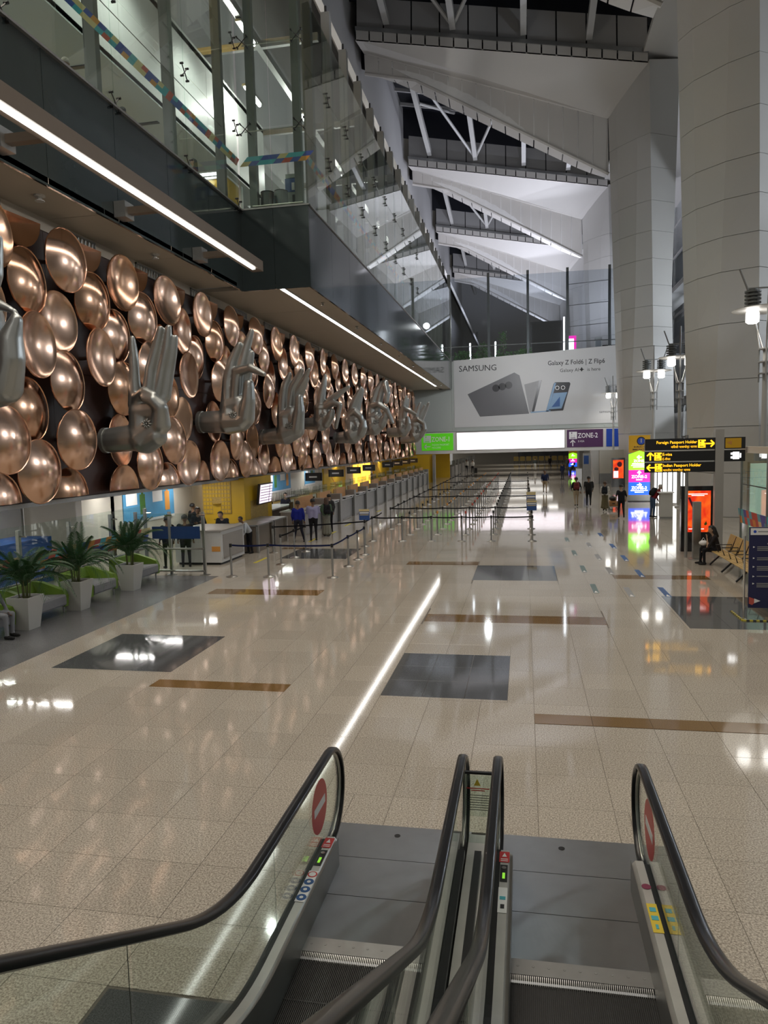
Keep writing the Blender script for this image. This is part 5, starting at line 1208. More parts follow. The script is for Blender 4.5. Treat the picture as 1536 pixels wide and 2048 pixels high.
def sofa(y, label):
    t = thing('sofa', label, 'sofa', (-11.2, y, 0), group='green and grey sofas along the glass')
    L = .50
    m = MB(); s = .05
    m.slab([(-11.55, y-L, .2), (-11.55, y+L, .2), (-11.55, y+L, .52), (-11.58, y+L, .70), (-11.64, y+L-.05, .74), (-11.64, y-L+.05, .74), (-11.58, y-L, .70), (-11.55, y-L, .52)], (-.14, 0, 0)); m.build('backrest', 'green_leather', t)
    for sgn in (-1, 1):
        y0, y1 = sorted((y+sgn*L, y+sgn*(L+.13)))
        MB().slab([(-11.7, y0, .16), (-10.82, y0, .16), (-10.80, y0, .42), (-10.86, y0, .55), (-11.45, y0, .74), (-11.7, y0, .76)], (0, .13, 0)).build('armrest', 'green_leather', t)
    q = MB(); q.slab([(-11.55, y-L, .20), (-10.80, y-L, .20), (-10.78, y-L, .24), (-10.78, y-L, .42), (-10.82, y-L, .46), (-11.55, y-L, .43)], (0, 2*L, 0)); q.build('seat', 'grey_fabric', t)
    for x in (-11.6, -10.9):
        for yy in (y-L-.05, y+L+.05): MB().lathe((x, yy, 0), [(.018, 0), (.025, .2)], 8).build('leg', 'steel_dull', t)
for y, lab in ((13.12, 'green armed grey sofa with the seated person on it'), (15.0, 'green armed grey sofa between the first and second potted palms'), (17.18, 'green armed grey sofa between the second and third potted palms'), (19.5, 'green armed grey sofa between the third potted palm and the glass screen')): sofa(y, lab)
def palm(y, label, seed, tall):
    rr = random.Random(seed); x = -10.78
    t = thing('potted_palm', label, 'potted plant', (x, y, 0), group='potted palms between the sofas')
    p = MB(); p.add([(x+sx*w, y+sy*w, z) for w, z in ((.19, 0), (.275, .72), (.245, .72), (.24, .66)) for sx, sy in ((-1, -1), (1, -1), (1, 1), (-1, 1))],
                    [(3, 2, 1, 0)]+[(i*4+j, i*4+(j+1) % 4, i*4+4+(j+1) % 4, i*4+4+j) for i in range(3) for j in range(4)]); p.build('planter', 'planter_white', t)
    MB().box(x-.242, x+.242, y-.242, y+.242, .6, .665).build('soil', 'soil', t)
    st = MB()
    for k in range(9):
        a = rr.uniform(0, 6.28); r = rr.uniform(.02, .12); st.tube([(x+r*math.cos(a), y+r*math.sin(a), .65), (x+1.5*r*math.cos(a), y+1.5*r*math.sin(a), 1.15)], [.016, .01], 5)
    st.build('stems', 'stem', t)
    for k in range(28):
        az = 6.283*k/28*3+rr.uniform(-.2, .2); lean = rr.uniform(.12, 1.0) if k % 2 else rr.uniform(.6, 1.25); L = rr.uniform(.85, 1.15)*tall*(.8 if math.cos(az) < -.5 else 1)
        P = []; d = Vector((math.cos(az), math.sin(az), 0)); p0 = Vector((x, y, .95))+d*.04
        n = 15
        for i in range(n+1):
            s_ = i/n; ang = lean*.55+lean*1.0*s_**1.6
            P.append(p0+d*L*s_*math.sin(min(1.7, ang))*.95+Vector((0, 0, L*s_*math.cos(min(1.9, ang)))))
        f = MB(); f.tube(P, [.009*(1-.8*i/n) for i in range(n+1)], 4)
        side = d.cross(Vector((0, 0, 1)))
        for i in range(2, n+1):
            for q_ in (0, .5):
                if i == n and q_: continue
                b0 = P[i] if not q_ else (P[i]+P[i+1 if i < n else n])/2; tang = (P[i]-P[i-1]).normalized(); ll = .34*tall*math.sin(math.pi*min(.97, (i+q_)/(n+1.5)))**.7
                for sgn in (-1, 1):
                    e = b0+side*sgn*ll*.62+tang*ll*.72+Vector((0, 0, -ll*.28)); mid = (b0+e)/2+Vector((0, 0, .03)); w_ = tang*.011+Vector((0, 0, .004))
                    f.add([b0, mid-w_, e, mid+w_], [(0, 1, 2, 3)])
        f.build('frond', 'leaf', t)
palm(14.05, 'potted palm in tall pale planter beside the seated person', 3, .98); palm(15.95, 'potted palm in tall pale planter between the two middle sofas', 5, 1.0); palm(18.4, 'potted palm in tall pale planter nearest the reception desk', 8, 1.02)

# ------------------------------------------------------------------ far banner and overhead zone signs
bn = thing('phone_banner', 'huge grey advertising banner showing folding phones above the hall end', 'banner', (1, YF-.05, 5.45))
MB().slab([(-6.85, YF-.04, 5.45), (9.0, YF-.04, 5.45), (9.0, YF-.04, 12.85), (-6.85, YF-.04, 12.05)], (0, .03, 0)).build('cloth', 'banner_grey', bn)
yb = YF-.045
def bx(px, py):       # banner print coordinates: px across from the left edge, py up from the bottom, metres
    return (-6.85+px, yb, 5.45+py)
text('SAMSUNG', .82, bn, bx(.5, 5.5), 'print_black', sx=1.0)
text('Galaxy Z Fold6 | Z Flip6', .62, bn, bx(9.15, 5.75), 'print_black', sx=.88, bold=.008); text('Galaxy AI', .46, bn, bx(10.3, 5.05), 'print_black'); text('is here', .46, bn, bx(12.85, 5.05), 'print_black')
MB().slab([bx(12.35, 5.0), bx(12.45, 5.17), bx(12.6, 5.22), bx(12.45, 5.27), bx(12.35, 5.45), bx(12.25, 5.27), bx(12.1, 5.22), bx(12.25, 5.17)], (0, -.004, 0)).build('star_mark', 'print_black', bn)
text('samsung.com', .34, bn, bx(14.0, 1.0), 'print_black')
ph = MB().slab([bx(1.35, 3.25), bx(2.55, 1.0), bx(7.35, 1.15), bx(6.45, 4.9), bx(5.95, 5.2)], (0, -.006, 0)).build('large_phone', 'phone_grey', bn)
for k in range(3):
    c = Vector(bx(4.15+k*.62, 3.75+k*.12)); MB().add([c+Vector((.36*math.cos(a*.3927), -.01, .36*math.sin(a*.3927))) for a in range(16)], [tuple(range(16))]).build('camera_lens', 'phone_dark', ph)
MB().slab([bx(6.9, 4.0), bx(8.45, 4.35), bx(7.75, 1.5), bx(7.4, 1.2)], (0, -.006, 0)).build('phone_inner', 'print_grey', bn)
MB().slab([bx(8.3, 4.3), bx(8.6, 4.35), bx(7.85, 1.35), bx(7.6, 1.3)], (0, -.008, 0)).build('phone_edge', 'phone_dark', bn)
fp = MB().slab([bx(8.95, 1.3), bx(10.6, 1.35), bx(11.3, 3.9), bx(11.2, 4.05), bx(9.85, 4.1), bx(9.7, 3.95)], (0, -.006, 0)).build('flip_phone', 'phone_dark', bn)
MB().slab([bx(9.25, 1.5), bx(10.45, 1.55), bx(11.0, 3.1), bx(9.7, 3.05)], (0, -.009, 0)).build('flip_display', 'phone_blue', fp); MB().slab([bx(9.5, 1.7), bx(10.3, 1.75), bx(10.3, 2.7)], (0, -.011, 0)).build('display_motif', 'print_blue', fp)
MB().slab([bx(8.95, 1.3), bx(9.2, 1.3), bx(9.95, 4.05), bx(9.75, 4.0)], (0, -.010, 0)).build('flip_edge', 'phone_blue', fp); MB().slab([bx(7.5, 1.2), bx(9.4, 1.3), bx(9.4, 1.4), bx(7.5, 1.32)], (0, -.010, 0)).build('flip_base', 'phone_blue', fp)
for dx_ in (0, .55):
    c = Vector(bx(10.05+dx_, 3.55)); MB().add([c+Vector((.2*math.cos(a*.3927), -.01, .2*math.sin(a*.3927))) for a in range(16)], [tuple(range(16))]).build('camera_ring', 'print_white', fp)
    MB().add([c+Vector((.15*math.cos(a*.3927), -.013, .15*math.sin(a*.3927))) for a in range(16)], [tuple(range(16))]).build('camera_lens', 'black', fp)
yz = YF-.13
t = thing('led_wall', 'blank glowing white display strip in the overhead sign band', 'screen', (-1.4, yz, 3.2)); MB().box(-6.62, 3.86, yz-.04, yz+.02, 3.2, 4.9).build('display', 'screen_white', t); MB().box(-6.7, 3.94, yz-.03, yz+.03, 3.12, 4.98).build('frame', 'steel_paint', t)
def zone_sign(x0, x1, m, head, sub, arrow, lab):
    t = thing('zone_sign', lab, 'sign', ((x0+x1)/2, yz, 3.2), group='overhead zone signs')
    MB().box(x0, x1, yz-.03, yz+.02, 3.2, 4.9).build('panel', m, t)
    if head:
        MB().box(x0+.2, x0+.95, yz-.036, yz-.03, 4.0, 4.7).build('icon_plate', 'print_white', t)
        ic = MB(); ic.bar((x0+.35, yz-.04, 4.1), (x0+.8, yz-.04, 4.1), .01, .06).bar((x0+.45, yz-.04, 4.2), (x0+.45, yz-.04, 4.5), .01, .08).bar((x0+.7, yz-.04, 4.15), (x0+.7, yz-.04, 4.4), .01, .08); ic.ell((x0+.45, yz-.04, 4.58), (.06, .005, .06), 8, 4); ic.build('icon', m, t)
        text(head, .66, t, (x0+1.02, yz-.036, 4.1), 'print_white', bold=.015, sx=.80)
        y0 = yz-.036; ac = (x0+.55, 3.6)
        A = MB()
        if arrow == 'left': A.bar((ac[0]-.3, y0, ac[1]), (ac[0]+.35, y0, ac[1]), .01, .09).bar((ac[0]-.3, y0, ac[1]), (ac[0]-.05, y0, ac[1]+.2), .01, .09).bar((ac[0]-.3, y0, ac[1]), (ac[0]-.05, y0, ac[1]-.2), .01, .09)
        else: A.bar((ac[0], y0, ac[1]-.3), (ac[0], y0, ac[1]+.3), .09, .01, up=(0, 1, 0)).bar((ac[0], y0, ac[1]+.3), (ac[0]-.22, y0, ac[1]+.05), .01, .09).bar((ac[0], y0, ac[1]+.3), (ac[0]+.22, y0, ac[1]+.05), .01, .09)
        A.build('arrow', 'print_white', t)
        for k, s_ in enumerate(sub): text(s_, .26, t, (x0+1.05, yz-.036, 3.68-.28*k), 'print_white', sx=.8)
    return t
zone_sign(-10.2, -7.0, 'sign_green', 'ZONE-1', ['INDIAN PASSPORT', 'HOLDERS'], 'left', 'green overhead sign reading ZONE-1 with left arrow')
zone_sign(4.1, 7.5, 'sign_purple', 'ZONE-2', ['E-VISA'], 'up', 'dark purple overhead sign reading ZONE-2 with up arrow')
zone_sign(7.8, 10.5, 'sign_navy', None, [], None, 'plain blue overhead sign partly hidden by the lamp post')

# ------------------------------------------------------------------ lamp posts
def lamp(y, label, x=8.33, dim=1.):
    t = thing('lamp_post', label, 'lamp', (x, y, 0), group='tall twin-lantern lamp posts')
    MB().lathe((x, y, 0), [(.22, 0), (.22, .05), (.11, .12), (.09, 6.2), (.085, 6.9)], 12).build('pole', 'steel_paint', t, smooth='auto')
    for k in range(3):
        a = 2*math.pi*k/3+.35; d = Vector((math.cos(a), math.sin(a), 0)); c = Vector((x, y, 0))
        MB().tube([c+d*.22+Vector((0, 0, 5.7)), c+d*.22+Vector((0, 0, 6.9)), c+d*.42+Vector((0, 0, 8.2)), c+d*.62+Vector((0, 0, 8.9)), c+d*.95+Vector((0, 0, 9.75))], [.03, .03, .035, .04, .035], 6).build('arm', 'steel_dull', t)
        MB().tube([c+d*.05+Vector((0, 0, 6.7)), c+d*.3+Vector((0, 0, 7.55))], .02, 5).build('strut', 'steel_bright', t)
    for z in (6.0, 6.4, 6.85): MB().lathe((x, y, z), [(.23, -.02), (.23, .02)], 12).build('collar', 'steel_dull', t)
    MB().lathe((x, y, 8.2), [(1.12, 0), (1.12, .025), (.4, .07), (.05, .08)], 28).build('shade', 'white_panel', t, smooth='auto')
    MB().bar((x-.6, y, 8.95), (x+.6, y, 8.95), .05, .05).build('crossbar', 'steel_dull', t)
    for sx in (-.45, .45):
        for k in range(5): MB().lathe((x+sx, y, 8.3+k*.125), [(.27, 0), (.27, .06), (.15, .065), (.15, .125)], 14).build('fin', 'mullion', t)
        MB().lathe((x+sx, y, 7.62), [(.14, .12), (.22, .18), (.22, .46), (.18, .58)], 14).build('lantern', 'lamp_glass', t, smooth='auto')
    spot('lamp_light', (x-.2, y-.1, 7.3), (x-.4, y-.2, 0), 150*dim, (1, .95, .86), 150, 1.0)
lamp(5.2, 'tall lamp post out beside the escalator landing'); lamp(28.1, 'tall twin-lantern lamp post near the glass enclosure, cut by the picture edge'); lamp(42.9, 'twin-lantern lamp post half hidden behind the huge column', 8.4, .6); lamp(50.7, 'twin-lantern lamp post standing behind the coloured totem'); lamp(72.6, 'twin-lantern lamp post in front of the phone banner edge', 8.3)

def flame_screen():
    m = MATS['screen_red']; nt = m.node_tree; b = nt.nodes['Principled BSDF']
    tc = nt.nodes.new('ShaderNodeTexCoord'); nz = nt.nodes.new('ShaderNodeTexNoise'); nz.inputs['Scale'].default_value = 2.2; nz.inputs['Distortion'].default_value = 1.2
    nt.links.new(tc.outputs['Object'], nz.inputs['Vector']); rp = nt.nodes.new('ShaderNodeValToRGB')
    rp.color_ramp.elements[0].position = .38; rp.color_ramp.elements[0].color = (.62, .010, .006, 1); rp.color_ramp.elements[1].position = .72; rp.color_ramp.elements[1].color = (1, .16, .012, 1)
    nt.links.new(nz.outputs['Fac'], rp.inputs[0]); nt.links.new(rp.outputs[0], b.inputs['Emission Color']); b.inputs['Emission Strength'].default_value = .75
flame_screen()
# ------------------------------------------------------------------ wayfinding sign, totem, screens, bench, standee
t = thing('direction_sign', 'black three-slat passport direction sign with yellow lettering on a grey post', 'sign', (5.95, 24.5, 0))
MB().box(5.85, 6.1, 24.4, 24.62, 0, 4.05).build('post', 'steel_paint', t); MB().tube([(5.05, 24.6, 0), (5.05, 24.6, 3.9)], .05, 8).build('rear_post', 'steel_dull', t)
for k, (z0, z1) in enumerate(((3.44, 3.8), (3.09, 3.40), (2.74, 3.05))):
    s_ = MB().box(3.76, 5.85, 24.42, 24.56, z0, z1).build('slat', 'black', t); yt = 24.415; zc = (z0+z1)/2
    xi_ = (5.34, 4.04, 4.06)[k]
    MB().box(xi_, xi_+.22, 24.41, 24.42, zc-.125, zc+.125).build('icon_plate', 'sign_amber', s_)
    ic = MB(); ic.bar((xi_+.04, 24.405, zc-.08), (xi_+.16, 24.405, zc-.08), .006, .02).bar((xi_+.07, 24.405, zc-.05), (xi_+.07, 24.405, zc+.04), .006, .03).bar((xi_+.2, 24.405, zc-.11), (xi_+.2, 24.405, zc), .006, .03).ell((xi_+.07, 24.405, zc+.08), (.025, .004, .025), 8, 4).ell((xi_+.2, 24.405, zc+.05), (.025, .004, .025), 8, 4); ic.build('icon', 'black', s_)
    A = MB(); ax = (5.71, 3.92, 3.92)[k]; y0 = 24.412
    if k == 0: A.bar((ax-.14, y0, zc), (ax+.1, y0, zc), .01, .045).bar((ax+.1, y0, zc), (ax, y0, zc+.1), .01, .045).bar((ax+.1, y0, zc), (ax, y0, zc-.1), .01, .045)
    elif k == 1: A.bar((ax, y0, zc-.12), (ax, y0, zc+.12), .045, .01, up=(0, 1, 0)).bar((ax, y0, zc+.12), (ax-.1, y0, zc+.02), .01, .045).bar((ax, y0, zc+.12), (ax+.1, y0, zc+.02), .01, .045)
    else: A.bar((ax-.1, y0, zc), (ax+.14, y0, zc), .01, .045).bar((ax-.1, y0, zc), (ax, y0, zc+.1), .01, .045).bar((ax-.1, y0, zc), (ax, y0, zc-.1), .01, .045)
    A.build('arrow', 'sign_amber', s_)
    if k == 0: text('Foreign Passport Holder', .128, s_, (5.31, yt, zc+.02), 'sign_amber', '-Y', 'RIGHT', sx=.95, bold=.012); text('विदेशी पासपोर्ट धारक', .095, s_, (5.31, yt, zc-.12), 'sign_amber', '-Y', 'RIGHT')
    if k == 1: text('E-visa', .128, s_, (4.28, yt, zc+.02), 'sign_amber', bold=.012); text('ई-वीसा', .095, s_, (4.28, yt, zc-.12), 'sign_amber')
    if k == 2: text('Indian Passport Holder', .128, s_, (4.3, yt, zc+.02), 'sign_amber', sx=.95, bold=.012); text('भारतीय पासपोर्ट धारक', .095, s_, (4.3, yt, zc-.12), 'sign_amber')
for z in (3.42, 3.07): MB().box(3.76, 5.85, 24.47, 24.51, z-.02, z+.02).build('slat_spacer', 'steel_bright', t)
rs = MB().box(6.12, 6.72, 24.42, 24.56, 3.44, 3.8).build('rear_slat', 'black', t); MB().box(6.14, 6.6, 24.41, 24.42, 3.47, 3.77).build('amber_face', 'screen_mustard', rs); MB().slab([(6.18, 24.405, 3.63), (6.32, 24.405, 3.7), (6.32, 24.405, 3.56)], (0, .002, 0)).build('arrow', 'strip_orange', rs)
rs = MB().box(6.12, 6.72, 24.42, 24.56, 3.05, 3.40).build('rear_slat', 'black', t); ic = MB(); ic.box(6.36, 6.54, 24.405, 24.42, 3.12, 3.34).box(6.3, 6.38, 24.405, 24.42, 3.14, 3.2).box(6.3, 6.36, 24.405, 24.42, 3.26, 3.32).bar((6.58, 24.41, 3.16), (6.58, 24.41, 3.3), .03, .01, up=(0, 1, 0)); ic.build('lit_icon', 'screen_print', rs)

def totem(x0, x1, y, h, lab, detail=True):
    t = thing('zone_totem', lab, 'totem', ((x0+x1)/2, y, 0)); w = x1-x0; yf = y-.1
    MB().box(x0, x1, y-.09, y+.12, 0, h).build('cabinet', 'steel_dull', t); MB().box(x0-.05, x1+.05, y-.2, y+.25, 0, .05).build('base', 'black', t)
    u = h/4.05
    MB().box(x0, x1, yf, yf+.015, 3.0*u, h).build('mustard_panel', 'screen_mustard', t)
    q = MB().slab([(x0, yf-.006, 1.95*u), (x1, yf-.006, 1.95*u), (x1, yf-.006, 2.9*u), ((x0+x1)/2, yf-.006, 3.12*u), (x0, yf-.006, 2.9*u)], (0, .02, 0)).build('lime_panel', 'screen_lime', t)
    m = MB().box(x0, x1, yf-.006, yf+.014, 1.2*u, 1.95*u).build('magenta_panel', 'screen_magenta', t); bl = MB().box(x0, x1, yf-.006, yf+.014, .42*u, 1.2*u).build('blue_panel', 'screen_blue', t)
    cx = (x0+x1)/2; yt = yf-.01; sz = .22*u*w/1.25
    text('ZONE-1', sz, q, (cx+.06, yt, 2.42*u), 'screen_print', '-Y', 'CENTER', bold=.01); text('ZONE-2', sz*1.15, m, (cx, yt, 1.45*u), 'screen_print', '-Y', 'CENTER', bold=.02); text('ZONE-3', sz*1.15, bl, (cx, yt, .76*u), 'screen_print', '-Y', 'CENTER', bold=.02)
    if detail:
        for p, z, ww in ((q, 2.3, .8), (q, 2.2, .9), (q, 2.1, .7), (m, 1.32, .35), (bl, .66, .95), (bl, .56, .5)): MB().box(cx-ww*w/2.4, cx+ww*w/2.4, yt, yt+.004, z*u, (z+.05)*u).build('print_line', 'screen_print', p)
        text('BUREAU OF', .14, t, (cx+.05, yt+.0, 3.3*u), 'print_black', '-Y', 'CENTER', bold=.02); text('IMMIGRATION', .14, t, (cx+.05, yt, 3.14*u), 'print_black', '-Y', 'CENTER', bold=.02)
        MB().add([(cx+.1+.26*math.cos(a*.314), yt, 3.7*u+.26*math.sin(a*.314)) for a in range(20)], [tuple(range(20))]).build('round_emblem', 'print_black', t)
        MB().add([(cx+.1+.2*math.cos(a*.314), yt-.004, 3.7*u+.2*math.sin(a*.314)) for a in range(20)], [tuple(range(20))]).build('emblem_field', 'sign_navy', t); MB().box(cx+.06, cx+.14, yt-.008, yt-.005, 3.6*u, 3.85*u).build('emblem_mark', 'print_grey', t)
    for p, z, dr in ((q, 2.72, -1), (m, 1.75, 0), (bl, 1.03, 1)):
        A = MB(); zc = z*u; s_ = .13*u
        if dr: A.bar((cx-s_, yt, zc), (cx+s_, yt, zc), .01, .06*u).bar((cx+dr*s_, yt, zc), (cx, yt, zc+s_*.8), .01, .06*u).bar((cx+dr*s_, yt, zc), (cx, yt, zc-s_*.8), .01, .06*u)
        else: A.bar((cx, yt, zc-s_), (cx, yt, zc+s_), .07*u, .01, up=(0, 1, 0)).bar((cx, yt, zc+s_), (cx-s_*.8, yt, zc), .01, .06*u).bar((cx, yt, zc+s_), (cx+s_*.8, yt, zc), .01, .06*u)
        A.build('arrow', 'screen_print', p)
totem(6.27, 7.52, 47.0, 4.05, 'tall glowing totem of mustard, lime, magenta and blue zone panels')
totem(6.0, 7.1, 104, 2.9, 'far small glowing zone totem in the low hall beyond the banner wall', False)
def ad_screen(x0, x1, y, h, lab, main):
    t = thing('advertising_screen', lab, 'screen', ((x0+x1)/2, y, 0)); w = x1-x0
    MB().box(x0, x1, y-.1, y+.12, 0, h).build('cabinet', 'black_gloss', t); f = y-.105
    d = MB().box(x0+.11*w, x1-.11*w, f, f+.01, .30*h, h*.93).build('display', 'screen_red', t)
    if main:
        c = (x0+x1)/2
        MB().bar((c-.28, f-.004, h*.83), (c+.02, f-.004, h*.5), .004, .07).build('dark_stick', 'poster_maroon', d)
        MB().slab([(c-.12, f-.006, h*.62), (c, f-.006, h*.75), (c+.1, f-.006, h*.66), (c+.05, f-.006, h*.52), (c-.08, f-.006, h*.5)], (0, .001, 0)).build('snack_motif', 'screen_mustard', d)
        MB().slab([(c+.2, f-.006, h*.42), (c+.27, f-.006, h*.47), (c+.3, f-.006, h*.42), (c+.24, f-.006, h*.4)], (0, .001, 0)).build('leaf_motif', 'leaf_bright', d)
        MB().box(c-.3, c+.3, f-.004, f-.002, h*.875, h*.885).box(c-.2, c+.2, f-.004, f-.002, h*.855, h*.862).box(c-.28, c-.14, f-.004, f-.002, h*.345, h*.352).box(c+.05, c+.2, f-.004, f-.002, h*.345, h*.352).build('print_line', 'screen_print', d)
    else:
        MB().box(x0+.15*w, x0+.5*w, f-.004, f-.002, .32*h, .55*h).build('pale_motif', 'screen_pink', d); MB().ell(((x0+x1)/2+.1, f-.004, h*.78), (.2, .003, .22), 10, 6).ell(((x0+x1)/2-.15, f-.004, h*.62), (.18, .003, .15), 10, 6).build('dark_motif', 'poster_maroon', d)
ad_screen(5.16, 6.2, 26.0, 2.2, 'black advertising screen glowing red and orange behind the grey bollard', True)
ad_screen(6.95, 8.0, 62.0, 2.35, 'distant black advertising screen with red and black picture by the cream wall', False)
t = thing('steel_bollard', 'plain grey steel bollard standing before the red advertising screen', 'bollard', (5.27, 24.2, 0))
MB().box(5.17, 5.39, 24.1, 24.3, .03, 1.82).build('shaft', 'steel', t); MB().lathe((5.28, 24.2, 0), [(.24, 0), (.24, .02), (.2, .03)], 16).build('base_plate', 'steel_dull', t)
def bench():
    t = thing('slatted_bench', 'row of joined wooden slatted seats with black armrests by the glass', 'bench', (5.9, 20.9, 0))
    y0 = 18.2; n = 8; w = .66
    MB().box(5.72, 5.8, y0, y0+n*w, .34, .41).build('beam', 'black', t)
    for k in range(n):
        a, c = y0+k*w+.025, y0+(k+1)*w-.025
        for i in range(5): MB().box(5.46+i*.088, 5.46+i*.088+.076, a, c, .415, .435).build('seat_slat', 'wood_slat', t)
        for i in range(7):
            s0 = a+.005+i*.087; MB().slab([(5.93, s0, .43), (5.93, s0+.06, .43), (6.08, s0+.06, .90), (6.08, s0, .90)], (.02, 0, .004)).build('back_slat', 'wood_slat', t)
        MB().bar((5.95, a-.02, .5), (6.09, a-.02, .88), .03, .03).build('back_bracket', 'black', t)
    for k in range(1, n): 
        yk = y0+k*w; MB().tube([(5.9, yk, .42), (5.96, yk, .66), (5.52, yk, .66), (5.60, yk, .42)], .016, 6).build('armrest', 'black', t)
    for k in (.6, 3.2, 5.4, 7.4):
        yk = y0+k*w; MB().bar((5.76, yk, .36), (5.42, yk, .02), .05, .04).bar((5.76, yk, .36), (6.1, yk, .02), .05, .04).build('leg', 'black', t)
bench()
# glass enclosure on the right
ge = thing('glass_enclosure', 'glass enclosure with beige head rail and coloured stripe behind the bench', 'partition', (6.85, 19, 0))
MB().box(6.78, 6.95, 9, 25.4, 3.3, 3.5).build('head_rail', 'soffit_beige', ge)
for k in range(6):
    a = 25.3-k*2.6; MB().box(6.86, 6.875, a-2.58, a-.02, .1, 3.3).build('pane', 'pane_clear', ge); MB().box(6.83, 6.9, a-.02, a+.02, 0, 3.3).build('joint_profile', 'steel_dull', ge)
MB().box(6.8, 6.92, 9, 25.4, 0, .1).build('floor_channel', 'steel_dull', ge); MB().box(6.862, 6.88, 14, 25.2, 2.28, 2.31).build('mid_line', 'black', ge)
coloured_strip(ge, (6.85, 12, 0), (6.85, 25.3, 0), 1.05, .44, (-.004, 0, 0), 33)
t = thing('mint_panel', 'pale mint lit panel standing inside the glass enclosure', 'panel', (7.25, 24.9, 0)); MB().box(7.0, 7.75, 25.0, 25.1, .1, 2.95).build('panel', 'mint_lit', t); MB().box(6.98, 7.02, 24.96, 25.12, 0, 3.0).build('edge_trim', 'steel_dull', t)
t = thing('inner_cabinet', 'tall grey cabinet inside the glass enclosure', 'cabinet', (9.2, 21, 0)); MB().box(8.4, 9.6, 18, 24, .0, 2.6).build('body', 'wall_white', t); MB().box(8.38, 8.4, 19, 20, .2, 2.4).box(8.38, 8.4, 21, 22, .2, 2.4).build('door', 'white_panel', t)
t = thing('notice_standee', 'dark blue notice stand with bullet lines and hazard-taped base', 'sign', (4.95, 16.1, 0))
for x in (4.46, 5.62): MB().tube([(x, 16.12, .02), (x, 16.12, 1.76)], .022, 8).build('post', 'steel_bright', t)
brd = MB().box(4.53, 5.58, 16.06, 16.1, .27, 1.95).build('board', 'sign_navy_matt', t) if 'sign_navy_matt' in MATS else None
if brd is None:
    mat('sign_navy_matt', (.012, .014, .075), .4); brd = MB().box(4.53, 5.58, 16.06, 16.1, .27, 1.95).build('board', 'sign_navy_matt', t)
MB().box(4.55, 5.56, 16.05, 16.06, 1.79, 1.93).build('header', 'print_white', brd); MB().add([(4.63+.03*math.cos(a*.628), 16.045, 1.86+.03*math.sin(a*.628)) for a in range(10)], [tuple(range(10))]).build('header_mark', 'sign_navy', brd); MB().box(4.69, 5.1, 16.045, 16.05, 1.85, 1.87).build('header_line', 'print_grey', brd)
text('A', .13, brd, (4.87, 16.05, 1.6), 'print_white')
for k, z in enumerate((1.54, 1.31, 1.13, .93, .78)):
    MB().slab([(4.60, 16.05, z+.02), (4.64, 16.05, z), (4.60, 16.05, z-.02)], (0, .002, 0)).build('bullet', 'print_white', brd)
    for j in range((3, 2, 3, 1, 3)[k]): MB().box(4.68, 5.5-.1*(j % 2), 16.05, 16.055, z-.005-j*.035, z+.012-j*.035).build('text_line', 'print_grey', brd)
MB().slab([(4.54, 16.05, .50), (4.62, 16.05, .47), (4.70, 16.05, .42), (4.6, 16.05, .33), (4.54, 16.05, .36)], (0, .002, 0)).build('corner_motif', 'strip_red', brd); MB().slab([(4.64, 16.045, .47), (4.76, 16.045, .42), (4.64, 16.045, .37)], (0, .002, 0)).build('corner_arrow', 'print_white', brd)
MB().box(4.41, 4.52, 16.05, 16.2, 0, .02).box(5.56, 5.68, 16.05, 16.2, 0, .02).build('foot_plate', 'steel_dull', t)
for k in range(10): MB().box(4.42+k*.128, 4.42+k*.128+.064, 15.99, 16.03, .0, .024).build('hazard_tape', 'tape_yellow', t); MB().box(4.42+k*.128+.064, 4.42+k*.128+.128, 15.99, 16.03, .0, .024).build('hazard_tape', 'black', t)
for k in range(7): MB().box(4.40, 4.44, 16.03+k*.125, 16.03+k*.125+.062, 0, .024).build('hazard_tape', 'tape_yellow', t); MB().box(4.40, 4.44, 16.03+k*.125+.062, 16.03+k*.125+.125, 0, .024).build('hazard_tape', 'black', t)
# info desk with the bright railing behind
t = thing('info_desk', 'plain pale desk where the person in red bends over', 'desk', (6.65, 36.9, 0)); MB().box(6.38, 6.93, 36.7, 37.2, .08, 1.22).build('body', 'planter_white', t); MB().box(6.4, 6.9, 36.73, 37.2, 0, .08).build('plinth', 'steel_dull', t); MB().box(6.3, 6.98, 36.6, 37.25, 1.22, 1.26).build('worktop', 'print_white', t)
t = thing('lit_partition', 'bright white lit partition crossed by dark bars beyond the info desk', 'partition', (8.3, 44.5, 0)); MB().box(7.4, 9.6, 44.5, 44.6, .1, 3.1).build('lit_face', 'lit_wall', t)
for k in range(8): MB().tube([(7.5+k*.28, 44.3, 0), (7.5+k*.28, 44.3, 2.2+.5*(k % 3))], .03, 6).build('bar', 'black', t)
MB().bar((7.4, 44.3, 2.6), (9.3, 44.3, 1.7), .05, .06).bar((7.4, 44.3, 2.9), (9.6, 44.3, 2.9), .05, .05).build('rail', 'black', t)
t = thing('service_kiosk', 'slim grey kiosk with dark screen by the slanted white pier', 'kiosk', (5.9, 72, 0)); MB().box(5.5, 6.2, 72, 72.5, 0, 2.6).build('body', 'steel_dull', t); MB().box(5.55, 6.0, 71.98, 72, 1.6, 2.4).build('display', 'blue_glass_print', t)
t = thing('far_podium', 'small white podium the leaning person rests on', 'desk', (5.35, 75.3, 0)); MB().box(5.05, 5.6, 75, 75.6, 0, 1.1).build('body', 'print_white', t); MB().box(5.0, 5.65, 74.95, 75.65, 1.1, 1.15).build('worktop', 'steel', t)
